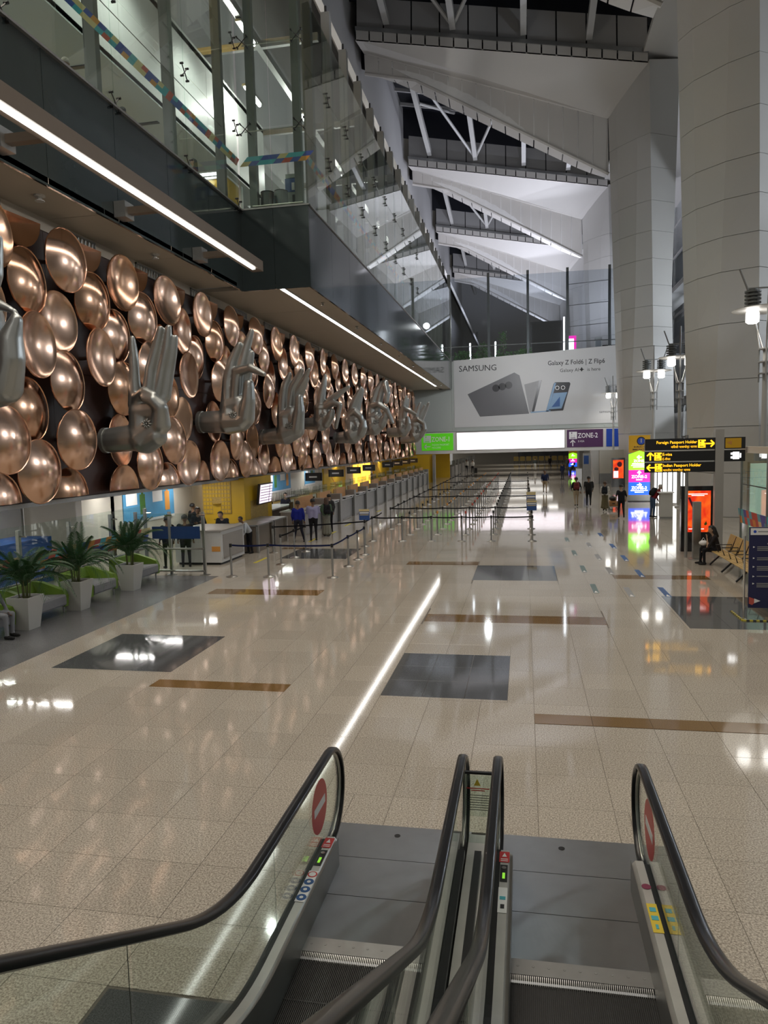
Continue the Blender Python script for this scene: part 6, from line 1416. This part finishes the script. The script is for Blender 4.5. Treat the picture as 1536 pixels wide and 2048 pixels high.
# far seating and desks in the low hall
for k in range(9):
    x = -1.5+k*1.15; t = thing('waiting_chair', 'pale yellow seat in the far row under the grey mural', 'seat', (x, 138, 0), group='yellow seats under the mural')
    MB().box(x-.45, x+.45, 137.7, 138.3, .4, .5).build('seat', 'seat_yellow', t); MB().box(x-.45, x+.45, 138.25, 138.35, .5, 1.2).build('backrest', 'seat_yellow', t); MB().box(x-.4, x-.34, 137.8, 138.3, 0, .4).box(x+.34, x+.4, 137.8, 138.3, 0, .4).build('leg', 'black', t)
for k in range(8):
    y = 88+k*5.2; t = thing('far_desk', 'grey desk in the far row beyond the banner wall', 'counter', (-9, y, 0), group='grey desks in the far hall')
    MB().box(-9.6, -8.6, y, y+3.6, 0, 1.1).build('body', 'counter_grey', t); MB().box(-8.7, -8.5, y+3.6, y+4, 0, 1.8).build('end_pier', 'steel_dull', t); MB().box(-9.1, -9.06, y, y+3.6, 1.1, 1.7).build('glass_screen', 'pane_clear', t)
# upper concourse: shrubs, light tubes, dark screen, colourful sign
def shrub(x, y, h, seed, lab):
    rr = random.Random(seed); t = thing('potted_shrub', lab, 'plant', (x, y, 11.9), group='shrubs on the upper concourse')
    MB().box(x-.9, x+.9, y-.3, y+.3, 11.9, 12.35).build('trough', 'steel_dull', t); MB().tube([(x, y, 12.3), (x, y, 12.3+h)], [.06, .02], 6).build('stem', 'stem', t)
    f = MB()
    for k in range(420):
        if k % 3: c = Vector((x+rr.uniform(-.85, .85), y+rr.gauss(0, .16), 12.4+abs(rr.gauss(0, .35))))
        else: c = Vector((x+rr.gauss(0, .22), y+rr.gauss(0, .22), 12.6+h*rr.uniform(.3, 1.05)))
        d = Vector((rr.gauss(0, 1), rr.gauss(0, 1), rr.gauss(.4, .8))).normalized()*rr.uniform(.12, .28); s_ = d.cross(Vector((rr.gauss(0, 1), rr.gauss(0, 1), .3))).normalized()*.05
        f.add([c, c+d*.5+s_, c+d, c+d*.5-s_], [(0, 1, 2, 3)])
    tag(f.build('foliage', 'leaf_bright', t), kind='stuff')
for k, (x, h, lab) in enumerate(((-6.2, .6, 'low leafy shrub behind the upper glass nearest the dark corner post'), (-4.1, 1.3, 'leafy shrub with tall middle behind the upper glass'), (-2.0, 2.2, 'tallest leafy shrub with bushy head behind the upper glass'), (-.0, .5, 'low leafy shrub beside the big dark upper screen'))): shrub(x, 76.4, h, k, lab)
for x, y, h in ((-5.6, 80, 2.6), (-3.0, 82, 2.9), (.5, 77.5, 4.0), (4.05, 77.5, 4.4), (-8.8, 84, 2.6), (-7.6, 79, 3)):
    t = thing('light_column', 'bright vertical light tube standing on the upper concourse', 'light', (x, y, 11.9), group='vertical light tubes upstairs'); MB().lathe((x, y, 11.9), [(.12, 0), (.12, .06)], 10).build('base', 'black', t); MB().lathe((x, y, 11.9), [(.07, .06), (.07, h)], 10).build('tube', 'led_soft', t)
t = thing('dark_screen', 'big dark blank screen standing on the upper concourse', 'screen', (2.3, 77.6, 11.9)); MB().box(.7, 3.9, 77.6, 78.2, 11.9, 16.0).build('cabinet', 'black', t); MB().box(.85, 3.75, 77.58, 77.6, 12.1, 15.8).build('display', 'black_gloss', t)
t = thing('bright_poster', 'colourful purple and white lit poster beside the dark upper screen', 'poster', (4.9, 79, 11.9)); MB().box(4.45, 5.35, 79, 79.15, 11.9, 14.6).build('panel', 'screen_magenta', t); MB().box(4.5, 5.1, 78.98, 79, 13.2, 14.3).box(4.6, 5.3, 78.98, 79, 12.2, 12.8).build('print_block', 'screen_print', t)
t = thing('upper_bin', 'pale standing unit next to the upper railing', 'cabinet', (7.2, 76, 11.9)); MB().box(6.9, 7.6, 76, 76.5, 11.9, 13.9).build('body', 'white_panel', t); MB().box(7.0, 7.5, 75.98, 76, 12.9, 13.6).build('door', 'print_grey', t)
t = thing('upper_bench', 'dark upholstered bench by the upper railing', 'bench', (8.7, 76, 11.9)); MB().box(7.7, 10, 76, 76.7, 12.2, 12.5).build('seat', 'black', t); MB().box(7.7, 10, 76.6, 76.8, 12.5, 13.2).build('backrest', 'black', t); MB().box(7.8, 7.9, 76, 76.7, 11.9, 12.2).box(9.8, 9.9, 76, 76.7, 11.9, 12.2).build('leg', 'steel_dull', t)
# bins and info stand in the glazed corner upstairs
for x, lab in ((-8.75, 'dark round litter bin at the gallery glass next to the mullion'), (-8.25, 'dark round litter bin at the gallery glass next to the blue sign')):
    t = thing('litter_bin', lab, 'bin', (x, 25.3, 11.9)); MB().lathe((x, 25.3, 11.7), [(.24, 0), (.24, .98), (.2, 1.0)], 18).build('drum', 'mullion', t, smooth='auto'); MB().lathe((x, 25.3, 12.68), [(.22, 0), (.24, .04), (.1, .06)], 18).build('lid', 'black', t); MB().box(x-.16, x-.1, 25.04, 25.06, 12.2, 12.5).build('slot', 'black', t)
t = thing('info_stand', 'upright stand with blue sign panel in the glazed gallery corner', 'sign', (-7.85, 25.5, 11.7)); MB().box(-8.1, -7.55, 25.4, 25.6, 11.7, 12.7).build('cabinet', 'wall_sage', t); MB().box(-8.12, -7.53, 25.38, 25.6, 12.7, 13.15).build('blue_sign', 'blue_panel', t); MB().box(-8.1, -7.55, 25.38, 25.6, 13.17, 13.3).build('header', 'wall_sage', t); MB().box(-7.88, -7.78, 25.36, 25.38, 12.75, 13.0).build('pictogram', 'print_white', t); MB().box(-7.87, -7.78, 25.38, 25.4, 11.95, 12.6).build('slot', 'phone_dark', t)
t = thing('dome_camera', 'dark dome security camera under the upstairs corridor ceiling', 'camera', (-13.2, 14.5, 14.9)); MB().lathe((-13.2, 14.5, 14.9), [(.16, 0), (.16, -.08), (.02, -.1)], 12).build('mount', 'print_grey', t); MB().ell((-13.2, 14.5, 14.76), (.13, .13, .12), 12, 8).build('dome', 'black', t)
# ------------------------------------------------------------------ people
def cloth(c):
    k = 'cloth_%d_%d_%d' % tuple(int(v*255) for v in c)
    if k not in MATS: mat(k, c, .8, var=.12, vs=9., spec=.25)
    return k
SKINS = {'a': (.30, .17, .10), 'b': (.42, .26, .17), 'c': (.22, .12, .07)}
for k, v in SKINS.items(): mat('skin_'+k, v, .5, var=.05, vs=12.)
mat('hair', (.012, .010, .009), .5, var=.2, vs=30.); mat('hair_brown', (.07, .035, .018), .5, var=.2, vs=30.); mat('hair_grey', (.42, .38, .33), .6, var=.2, vs=30.)
def joints(pose):
    J = dict(hipL=(-.09, 0, .92), hipR=(.09, 0, .92), kneeL=(-.10, .01, .50), kneeR=(.10, .01, .50), ankL=(-.11, -.01, .085), ankR=(.11, -.01, .085),
             elbL=(-.255, -.03, 1.13), elbR=(.255, -.03, 1.13), wriL=(-.25, .06, .90), wriR=(.25, .06, .90), lean=0., turn=0., base=0.)
    if pose == 'walk': J.update(kneeL=(-.09, .16, .52), ankL=(-.09, .24, .10), kneeR=(.09, -.06, .50), ankR=(.09, -.30, .15), elbL=(-.26, -.13, 1.14), wriL=(-.25, -.12, .90), elbR=(.26, .05, 1.13), wriR=(.24, .22, .94), lean=.05)
    if pose == 'walk2': J.update(kneeR=(.09, .15, .52), ankR=(.09, .22, .10), kneeL=(-.09, -.06, .50), ankL=(-.09, -.27, .14), elbR=(.26, -.12, 1.14), wriR=(.25, -.10, .91), elbL=(-.26, .06, 1.13), wriL=(-.22, .24, .98), lean=.04)
    if pose == 'stride': J.update(kneeL=(-.12, 0, .5), ankL=(-.2, 0, .085), kneeR=(.13, .02, .5), ankR=(.22, .05, .085))
    if pose == 'folded': J.update(elbL=(-.27, .08, 1.12), wriL=(.02, .20, 1.16), elbR=(.27, .08, 1.12), wriR=(-.04, .22, 1.20))
    if pose == 'front': J.update(elbL=(-.25, .05, 1.13), wriL=(-.06, .24, 1.05), elbR=(.25, .05, 1.13), wriR=(.06, .24, 1.05))
    if pose == 'push': J.update(kneeL=(-.09, .13, .52), ankL=(-.09, .18, .10), kneeR=(.09, -.05, .50), ankR=(.09, -.24, .13), elbL=(-.25, .12, 1.14), wriL=(-.22, .36, 1.06), elbR=(.25, .12, 1.14), wriR=(.22, .36, 1.06), lean=.08)
    if pose == 'hold': J.update(elbL=(-.26, .02, 1.13), wriL=(-.2, .28, 1.12), elbR=(.27, -.05, 1.14), wriR=(.42, .0, .98))
    if pose == 'lean': J.update(elbL=(-.24, .26, 1.16), wriL=(-.10, .40, 1.02), elbR=(.24, .26, 1.16), wriR=(.12, .42, 1.02), lean=.62, kneeL=(-.1, .0, .5), ankL=(-.11, -.05, .085))
    if pose in ('sit', 'sit_face'):
        J.update(base=-.44, kneeL=(-.12, .44, .50), ankL=(-.12, .42, .085), kneeR=(.12, .46, .50), ankR=(.13, .48, .085), hipL=(-.09, 0, .92), hipR=(.09, 0, .92), elbL=(-.24, .14, 1.12), wriL=(-.12, .34, 1.02), elbR=(.24, .14, 1.12), wriR=(.12, .34, 1.02), lean=.12)
        if pose == 'sit_face': J.update(elbL=(-.2, .30, 1.10), wriL=(-.06, .22, 1.36), lean=.28)
    return J
def person_shape(pose, bare_arm=False, skirt=0, stocky=1.):
    J = joints(pose); b = J['base']; A = []; ca, sa = math.cos(J['lean']), math.sin(J['lean'])
    def U(p):                                                # upper body: lean about the hips, then seat offset
        x, y, z = p; z -= .93; return Vector((x, y*ca+z*sa, .93+z*ca-y*sa+b))
    def Lg(p): return Vector(p) if p[2] < .8 else Vector((p[0], p[1], p[2]+b))
    s = stocky
    for sg in (-1, 1):
        A.append((U((sg*.075*s, 0, .97)), .112*s, U((sg*.085*s, 0, 1.29)), .108*s, 0))
        A.append((U((sg*.06, -.01, 1.28)), .11*s, U((sg*.165*s, -.005, 1.385)), .062, 0))
    A.append((U((0, .02, 1.02)), .12*s, U((0, .02, 1.2)), .118*s, 0))
    A.append((Lg(J['hipL'])+Vector((.03, 0, 0)), .112*s, Lg(J['hipR'])-Vector((.03, 0, 0)), .112*s, 1))
    A.append((U((0, -.005, 1.40)), .052, U((0, .012, 1.52)), .047, 2))
    A.append((U((0, .012, 1.575)), .082, U((0, .008, 1.645)), .088, 2)); A.append((U((0, .05, 1.535)), .048, U((0, .04, 1.60)), .07, 2))
    hands = []
    for sd, sg in (('L', -1), ('R', 1)):
        sh = U((sg*.195*s, -.005, 1.375)); el = U(J['elb'+sd]); wr = U(J['wri'+sd])
        A.append((sh, .056, el, .042, 0)); A.append((el, .041, wr, .028, 2 if bare_arm else 0))
        d = (wr-el).normalized(); h = wr+d*.075; A.append((wr, .026, h, .033, 2)); hands.append((wr, h, d, sg))
        hp, kn, an = Lg(J['hip'+sd]), Vector(J['knee'+sd]), Vector(J['ank'+sd])
        A.append((hp, .098*s, kn, .062, 1)); A.append((kn, .06, an+Vector((0, 0, .03)), .044, 1))
        A.append((an-Vector((0, .03, .035)), .045, an+Vector((0, .15, -.045)), .036, 4))
    if skirt:
        for k in range(10):
            a = 2*math.pi*k/10; A.append((Vector((.10*math.cos(a), .09*math.sin(a), .9)), .05, Vector((.19*math.cos(a), .17*math.sin(a)+.0, skirt)), .045, 1))
        A.append((Vector((0, 0, .9)), .13, Vector((0, 0, skirt+.05)), .16, 1))
    return A, U, hands, J
PEOPLE = []
def person(label, loc, rz, pose='stand', h=1.70, top=(.1, .1, .1), bot=(.03, .03, .04), skin='a', hair='hair', longhair=False, bare=False, skirt=0, shoes=(.02, .02, .02), pack=None, stocky=1., bald=False, turban=None, z=0., group=None, face=None):
    PEOPLE.append(dict(label=label, loc=loc, rz=rz, pose=pose, h=h, top=top, bot=bot, skin=skin, hair=hair, longhair=longhair, bare=bare, skirt=skirt, shoes=shoes, pack=pack, stocky=stocky, turban=turban, z=z, group=group))
R180 = math.pi
blk = (.012, .012, .015); navy = (.012, .018, .05); khaki = (.30, .22, .13); white = (.62, .60, .56); grey = (.10, .10, .11)
# walkers on the right
person('man in dark navy shirt and khaki trousers walking towards the escalators', (1.48, 55.2), R180, 'walk', 1.74, navy, khaki, 'c', stocky=1.08)
person('person with a maroon backpack, dark top and loose beige trousers walking away', (2.95, 43.8), .05, 'walk2', 1.72, blk, (.42, .34, .24), 'a', pack=(.16, .03, .035))
person('person in black jacket and black trousers walking away', (3.65, 43.8), -.05, 'walk', 1.76, (.02, .02, .02), blk, 'a', stocky=1.1)
person('woman in white top with dark backpack pushing a trolley', (4.22, 40.6), -.2, 'push', 1.62, white, (.13, .11, .06), 'b', 'hair_brown', pack=(.015, .018, .025), skirt=.22)
person('woman all in black with a pale shoulder strap walking by the totem', (4.6, 36.9), .0, 'walk', 1.66, blk, (.01, .01, .012), 'b', bare=True, stocky=.92)
person('person in red jacket with big dark backpack bending over the info desk', (6.12, 37.3), -1.2, 'lean', 1.72, (.20, .015, .02), (.05, .09, .17), 'b', 'hair_grey', pack=(.012, .014, .016))
person('woman in black sitting on the bench resting her chin on her hand', (5.66, 23.2), math.pi/2, 'sit_face', 1.62, (.02, .018, .02), (.012, .012, .014), 'b', longhair=True, bare=True, stocky=.92)
# queue at the desks
person('man in royal blue shirt and dark trousers waiting with legs apart', (-8.95, 28.1), .1, 'stride', 1.70, (.01, .018, .22), (.015, .016, .03), 'c')
person('man in lavender striped shirt and black trousers waiting at the desk', (-8.5, 28.7), .2, 'folded', 1.74, (.33, .32, .50), blk, 'c', stocky=1.12)
person('woman in green cardigan and patterned skirt with a black shoulder bag', (-8.35, 30.2), .5, 'front', 1.66, (.10, .16, .10), (.22, .22, .18), 'b', 'hair_brown', longhair=True, skirt=.12, pack=(.015, .015, .015))
person('man in dark jacket with backpack at the back of the waiting group', (-8.6, 31.6), .7, 'stand', 1.72, (.05, .05, .05), blk, 'b', pack=(.03, .03, .03))
person('clerk in dark brown shirt behind the beige desk', (-12.4, 34.2), -2.2, 'stand', 1.72, (.05, .03, .025), blk, 'c')
person('clerk in navy jacket facing the waiting group behind the dark desk', (-11.4, 33.9), -2.6, 'front', 1.66, (.015, .02, .05), blk, 'b')
person('seated clerk seen low behind the steel-fronted desk', (-11.3, 37.0), -1.6, 'sit', 1.7, (.05, .05, .06), blk, 'c')
person('clerk in black at a desk before the lit yellow alcove', (-11.6, 55.5), -1.6, 'stand', 1.7, blk, blk, 'c'); person('clerk standing behind a desk near the yellow end wall', (-11.2, 63.5), -1.6, 'stand', 1.7, navy, blk, 'c')
# reception desk on the left
person('man in black suit with back turned at the glass screen', (-10.9, 22.1), .35, 'stand', 1.74, (.016, .016, .02), (.012, .012, .015), 'c', stocky=1.08)
person('man in black jacket standing behind the coloured stripe of the screen', (-11.4, 21.85), .9, 'stand', 1.72, (.02, .02, .022), blk, 'c')
person('man in dark jacket with tie facing the glass screen', (-11.75, 24.9), R180+.5, 'folded', 1.74, (.02, .022, .03), blk, 'c')
person('man in dark jacket leaning his arms on the reception desk', (-10.75, 25.1), R180-.1, 'lean', 1.72, (.02, .022, .03), blk, 'b', stocky=1.06)
person('person in white shirt bent low behind the reception desk', (-9.9, 25.15), R180-.6, 'lean', 1.5, (.52, .56, .62), blk, 'c')
person('guard in black standing beside the yellow pillar', (-12.75, 26.6), -.5, 'stand', 1.76, (.012, .012, .014), blk, 'c')
person('person in grey with orange turban sitting on the sofa', (-11.0, 13.22), -math.pi/2, 'sit', 1.72, (.22, .23, .25), (.24, .25, .27), 'c', turban=(.55, .12, .02))
# far people
person('person in white shirt walking far off beyond the banner wall', (1.4, 100), .0, 'walk', 1.72, (.05, .06, .06), (.5, .5, .48), 'b'); person('person in dark coat far off under the mural', (3.6, 108), .4, 'stand', 1.76, (.03, .03, .03), blk, 'b'); person('short person in grey far off near the mural', (5.6, 100), R180, 'stand', 1.66, (.10, .10, .10), (.08, .08, .09), 'b')
person('person in navy standing by the far podium', (3.7, 74.9), .6, 'stand', 1.7, navy, (.03, .03, .05), 'c'); person('person in black leaning over the white podium', (4.5, 75.3), -1.3, 'lean', 1.78, blk, blk, 'c')
person('officer in white shirt standing at the far desks', (-7.4, 96), -.4, 'stand', 1.78, white, blk, 'c', group=None); person('person with dark suitcase walking at the far desks', (-6.5, 94), .2, 'walk', 1.74, white, blk, 'b')
person('grey-haired person in white shirt at the upper gallery glass', (-10.9, 17.0), .2, 'stand', 1.7, white, grey, 'a', 'hair_grey', z=11.7); person('person in red top at the upper gallery glass', (-10.9, 19.6), .2, 'stand', 1.66, (.35, .02, .02), grey, 'b', z=11.7); person('person in dark clothes by the yellow wall upstairs', (-10.6, 23.4), 2.2, 'stand', 1.66, (.04, .03, .03), grey, 'b', longhair=True, z=11.7)

jobs = []
for P in PEOPLE:
    A, U, hands, J = person_shape(P['pose'], P['bare'], P['skirt'], P['stocky']); P['A'] = A; P['U'] = U; P['hands'] = hands; q = MB()
    for p, rp, r, rr, _ in A: q.capsule(p, rp, r, rr, 10)
    jobs.append((q, .024 if P['loc'][1] < 40 else .032, 3))
for P, me in zip(PEOPLE, remeshed(jobs)):
    n = len(me.polygons); C = np.zeros(n*3); me.polygons.foreach_get('center', C); C = C.reshape(n, 3)
    best = np.full(n, 9.); mi = np.zeros(n, int)
    for p, rp, r, rr, m in P['A']:
        p = np.array(p); d = np.array(r)-p; L = max(d@d, 1e-9); t = np.clip((C-p)@d/L, 0, 1); dist = np.linalg.norm(C-p-t[:, None]*d, axis=1)-(rp+(rr-rp)*t)
        w = dist < best; best[w] = dist[w]; mi[w] = m
    k = P['h']/1.735; sk = 'skin_'+P['skin']
    loc = (*P['loc'], P['z'])
    o = thing('person', P['label'], 'person', loc, P['rz'], P['group']); MW = INV[o.name].inverted()
    me.transform(Matrix.Scale(k, 4)); place('body', mesh_from(me, 'body', [cloth(P['top']), cloth(P['bot']), sk, P['hair'], cloth(P['shoes'])], mi.tolist()), o, MW)
    def sub(q, name, m, smooth=True):
        q.v = [tuple(MW @ (Vector(v)*k)) for v in q.v]; return q.build(name, m, o, smooth)
    U = P['U']
    f = MB(); f.tube([U((0, .105, 1.60)), U((0, .125, 1.565)), U((0, .10, 1.555))], [.008, .016, .010], 6)
    for sg in (-1, 1): f.ell(U((sg*.092, 0, 1.585)), (.014, .022, .03), 6, 4)
    sub(f, 'nose_and_ears', sk)
    f = MB()
    for sg in (-1, 1): f.ell(U((sg*.034, .092, 1.602)), (.013, .008, .008), 6, 4)
    f.tube([U((-.028, .092, 1.525)), U((0, .1, 1.522)), U((.028, .092, 1.525))], .005, 5); sub(f, 'eyes_and_mouth', 'black')
    hc = U((0, -.012, 1.64)); q = MB(); n1, n2 = 14, 8
    if P['turban']:
        for z_, r_ in ((1.63, .105), (1.67, .112), (1.71, .095)): q.ell(U((0, -.005, z_)), (r_, r_+.01, .05), 12, 6)
        sub(q, 'turban', cloth(P['turban']))
    else:
        vs = []
        for i in range(n2+1):
            for j in range(n1):
                th = math.pi*.62*i/n2; a = 2*math.pi*j/n1; fr = math.sin(a); cut = 1. if fr < .2 else .62
                th *= cut; vs.append(hc+Vector((.103*math.sin(th)*math.cos(a), .112*math.sin(th)*fr, .105*math.cos(th))))
        q.add(vs, [(i*n1+j, (i+1)*n1+j, (i+1)*n1+(j+1) % n1, i*n1+(j+1) % n1) for i in range(n2) for j in range(n1)])
        if P['longhair']: q.capsule(U((0, -.05, 1.62)), .09, U((0, -.09, 1.36)), .07, 10); q.capsule(U((-.06, -.03, 1.6)), .05, U((-.08, -.05, 1.4)), .035, 8); q.capsule(U((.06, -.03, 1.6)), .05, U((.08, -.05, 1.4)), .035, 8)
        sub(q, 'hair', P['hair'])
    q = MB()
    for wr, hd, d, sg in P['hands']:
        x = d.cross(Vector((0, 1, .2))).normalized(); y = x.cross(d)
        for i, (off, L) in enumerate(((-.024, .062), (-.008, .075), (.008, .08), (.024, .07))):
            b0 = hd+x*off+d*.015; q.tube([b0, b0+d*L*.55+y*.006, b0+d*L*.9+y*.028], [.0095, .0085, .006], 5)
        b0 = wr+d*.03-x*sg*.02; q.tube([b0, b0+d*.035-x*sg*.035+y*.01, b0+d*.07-x*sg*.035+y*.025], [.012, .010, .007], 5)
    sub(q, 'fingers', sk)
    if P['pack']:
        q = MB(); c0, c1 = U((0, -.20, 1.10)), U((0, -.19, 1.34)); q.capsule(c0-Vector((.07, 0, 0)), .105, c1-Vector((.06, 0, 0)), .095, 10); q.capsule(c0+Vector((.07, 0, 0)), .105, c1+Vector((.06, 0, 0)), .095, 10); q.ell(U((0, -.29, 1.12)), (.12, .05, .1), 10, 6)
        bk = sub(q, 'backpack', cloth(P['pack'])); q = MB()
        for sg in (-1, 1): q.tube([U((sg*.11, -.12, 1.42)), U((sg*.115, .02, 1.465)), U((sg*.12, .125, 1.34)), U((sg*.14, .06, 1.12)), U((sg*.12, -.12, 1.06))], .017, 6)
        sub(q, 'shoulder_straps', cloth(P['pack']))
# luggage
t = thing('luggage_trolley', 'airport trolley with pink and dark bags pushed by the woman in white', 'trolley', (4.75, 41.4, 0))
MB().box(4.5, 5.0, 41.2, 42.0, .18, .22).build('deck', 'steel', t); MB().tube([(4.5, 41.2, .2), (4.48, 41.1, 1.0), (5.02, 41.1, 1.0), (5.0, 41.2, .2)], .02, 6).build('handle_frame', 'steel', t)
for x in (4.55, 4.95):
    for y in (41.3, 41.9): MB().tube([(x-.02, y, .08), (x+.02, y, .08)], .08, 10).build('wheel', 'black', t); MB().tube([(x, y, .08), (x, y, .2)], .015, 5).build('fork', 'steel', t)
t = thing('suitcase', 'salmon pink suitcase lying on the trolley', 'suitcase', (4.75, 41.6, .22)); MB().slab([(4.52, 41.3, .22), (4.98, 41.3, .22), (4.98, 41.3, .46), (4.94, 41.3, .5), (4.56, 41.3, .5), (4.52, 41.3, .46)], (0, .6, 0)).build('shell', 'orange_panel', t); MB().box(4.68, 4.82, 41.26, 41.3, .34, .38).build('handle', 'black', t)
t = thing('dark_bag', 'dark soft bag on top of the pink suitcase', 'bag', (4.75, 41.6, .5)); MB().ell((4.75, 41.6, .62), (.22, .27, .13), 12, 8).build('bag_body', 'black', t, True); MB().tube([(4.65, 41.5, .7), (4.75, 41.5, .8), (4.85, 41.5, .7)], .012, 5).build('handle', 'black', t)
t = thing('dark_suitcase', 'dark upright suitcase beside the traveller at the far desks', 'suitcase', (-6.1, 94, 0)); MB().box(-6.3, -5.9, 93.9, 94.2, .05, .7).build('shell', 'black', t); MB().tube([(-6.2, 94.05, .7), (-6.2, 94.05, 1.0), (-6.0, 94.05, 1.0), (-6.0, 94.05, .7)], .015, 5).build('handle', 'steel', t); MB().box(-6.28, -6.22, 94, 94.1, 0, .05).box(-5.98, -5.92, 94, 94.1, 0, .05).build('wheel', 'black', t)
t = thing('white_handbag', 'small white handbag held on the lap of the woman on the bench', 'bag', (5.25, 23.2, .58)); MB().ell((5.26, 23.2, .66), (.13, .10, .08), 10, 6).build('bag_body', 'print_white', t, True); MB().tube([(5.2, 23.2, .72), (5.26, 23.2, .82), (5.32, 23.2, .72)], .008, 5).build('handle', 'print_white', t)
